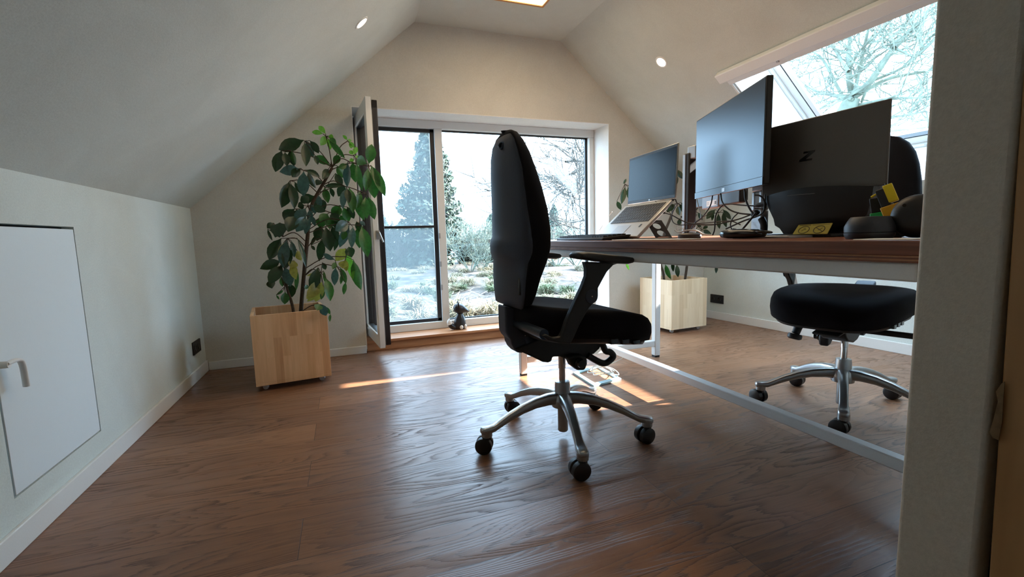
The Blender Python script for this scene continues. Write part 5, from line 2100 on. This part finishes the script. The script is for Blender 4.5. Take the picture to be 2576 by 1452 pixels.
# big bare tree outside the skylight
rng = random.Random(95)
sy0 = at(2120, 300, 'x', 8.0)
big = empty('bare_tree', (8.0, sy0.y, -3), 'big bare tree filling the skylight with forked branches', 'tree')
q = MB()
fork = at(2145, 245, 'x', 8.0)
q.tube([(8.0, sy0.y+.3, -3), (8.0, sy0.y+.15, sy0.z-1.0), sy0, fork], [.26, .2, .15, .12], 10)
q.build('trunk', M['twigo'], big, smooth=60)
q = MB()
for (pts, r, dp) in ((((2145, 245), (2135, 180), (2140, 90), (2150, 20)), .07, 4), (((2145, 245), (2190, 205), (2250, 120), (2330, 40)), .075, 4), (((2150, 240), (2165, 160), (2185, 70)), .05, 4),
                     (((2145, 250), (2060, 235), (2020, 260)), .045, 3), (((2150, 245), (2230, 200), (2330, 180)), .045, 3), (((2135, 270), (2105, 215), (2070, 150), (2030, 120)), .04, 4),
                     (((2140, 270), (2230, 250), (2340, 245)), .04, 3), (((2125, 300), (2210, 300), (2330, 280)), .035, 3), (((2120, 310), (2060, 300), (2000, 330)), .03, 3), (((2130, 330), (2230, 330), (2330, 320)), .03, 3),
                     (((2135, 180), (2090, 110), (2060, 60)), .035, 4), (((2250, 120), (2280, 60), (2290, 10)), .035, 4), (((2190, 205), (2270, 170), (2340, 110)), .03, 4)):
    P = [at(a, c, 'x', 8.0+rng.uniform(-.3, .3)) for a, c in pts]
    sp = spline(P, 4)
    n_ = len(sp)
    rs = [r*.8*(1-.6*k_/n_) for k_ in range(n_)]
    q.tube(sp, rs, 7, caps=False)
    for k_ in range(2, n_):
        if rng.random() < .80:
            d = (sp[k_]-sp[k_-1]).normalized()
            ax = Vector((rng.uniform(-.5, .5), rng.uniform(-1, 1), rng.uniform(-.6, 1))).normalized()
            grow(q, sp[k_], (d*.45+ax*.6).normalized(), rng.uniform(.5, 1.2), max(.010, rs[k_]*.5), min(dp, 3), rng, spread=.5, upw=.05, bend=.35, minr=.007)
q.build('branches', M['twigo'], big)

# ------------------------------------------------------------------ light
w = bpy.data.worlds.new('sky')
S.world = w
w.use_nodes = True
nt = w.node_tree
bg = nt.nodes['Background']
tc = nt.nodes.new('ShaderNodeTexCoord')
nz = nt.nodes.new('ShaderNodeTexNoise')
nz.inputs['Scale'].default_value = 3.0
nz.inputs['Detail'].default_value = 5
cr = nt.nodes.new('ShaderNodeValToRGB')
cr.color_ramp.elements[0].position = .38
cr.color_ramp.elements[0].color = (.44, .70, 1, 1)
cr.color_ramp.elements[1].position = .62
cr.color_ramp.elements[1].color = (.58, .81, 1, 1)
nt.links.new(tc.outputs['Generated'], nz.inputs['Vector'])
nt.links.new(nz.outputs[0], cr.inputs[0])
nt.links.new(cr.outputs[0], bg.inputs[0])
# an overcast sky is brighter overhead than at the horizon
sx = nt.nodes.new('ShaderNodeSeparateXYZ')
mr = nt.nodes.new('ShaderNodeMapRange')
mr.inputs['To Min'].default_value = 11.5
mr.inputs['To Max'].default_value = 17.5
nt.links.new(tc.outputs['Generated'], sx.inputs[0])
nt.links.new(sx.outputs[2], mr.inputs['Value'])
nt.links.new(mr.outputs[0], bg.inputs[1])
sun = bpy.data.lights.new('sun', 'SUN')
sun.energy = 44
sun.color = (1, .95, .88)
sun.angle = R_(.8)
so_ = bpy.data.objects.new('sun', sun)
so_.rotation_mode = 'QUATERNION'
so_.rotation_quaternion = Vector((-1, .165, -.715)).normalized().to_track_quat('-Z', 'Y')
COL.objects.link(so_)
al = bpy.data.lights.new('ceiling_lamp_light', 'AREA')
al.energy = 4.5
al.color = (1, .80, .56)
al.shape = 'RECTANGLE'
al.size, al.size_y = .36, 1.7
lo = bpy.data.objects.new('ceiling_lamp_light', al)
lo.parent = lp
lo.location = (0, -.55, -.034)
COL.objects.link(lo)

S.view_settings.view_transform = 'Standard'
S.view_settings.look = 'None'
S.view_settings.gamma = 1
S.view_settings.use_curve_mapping = False
S.view_settings.exposure = 0.0
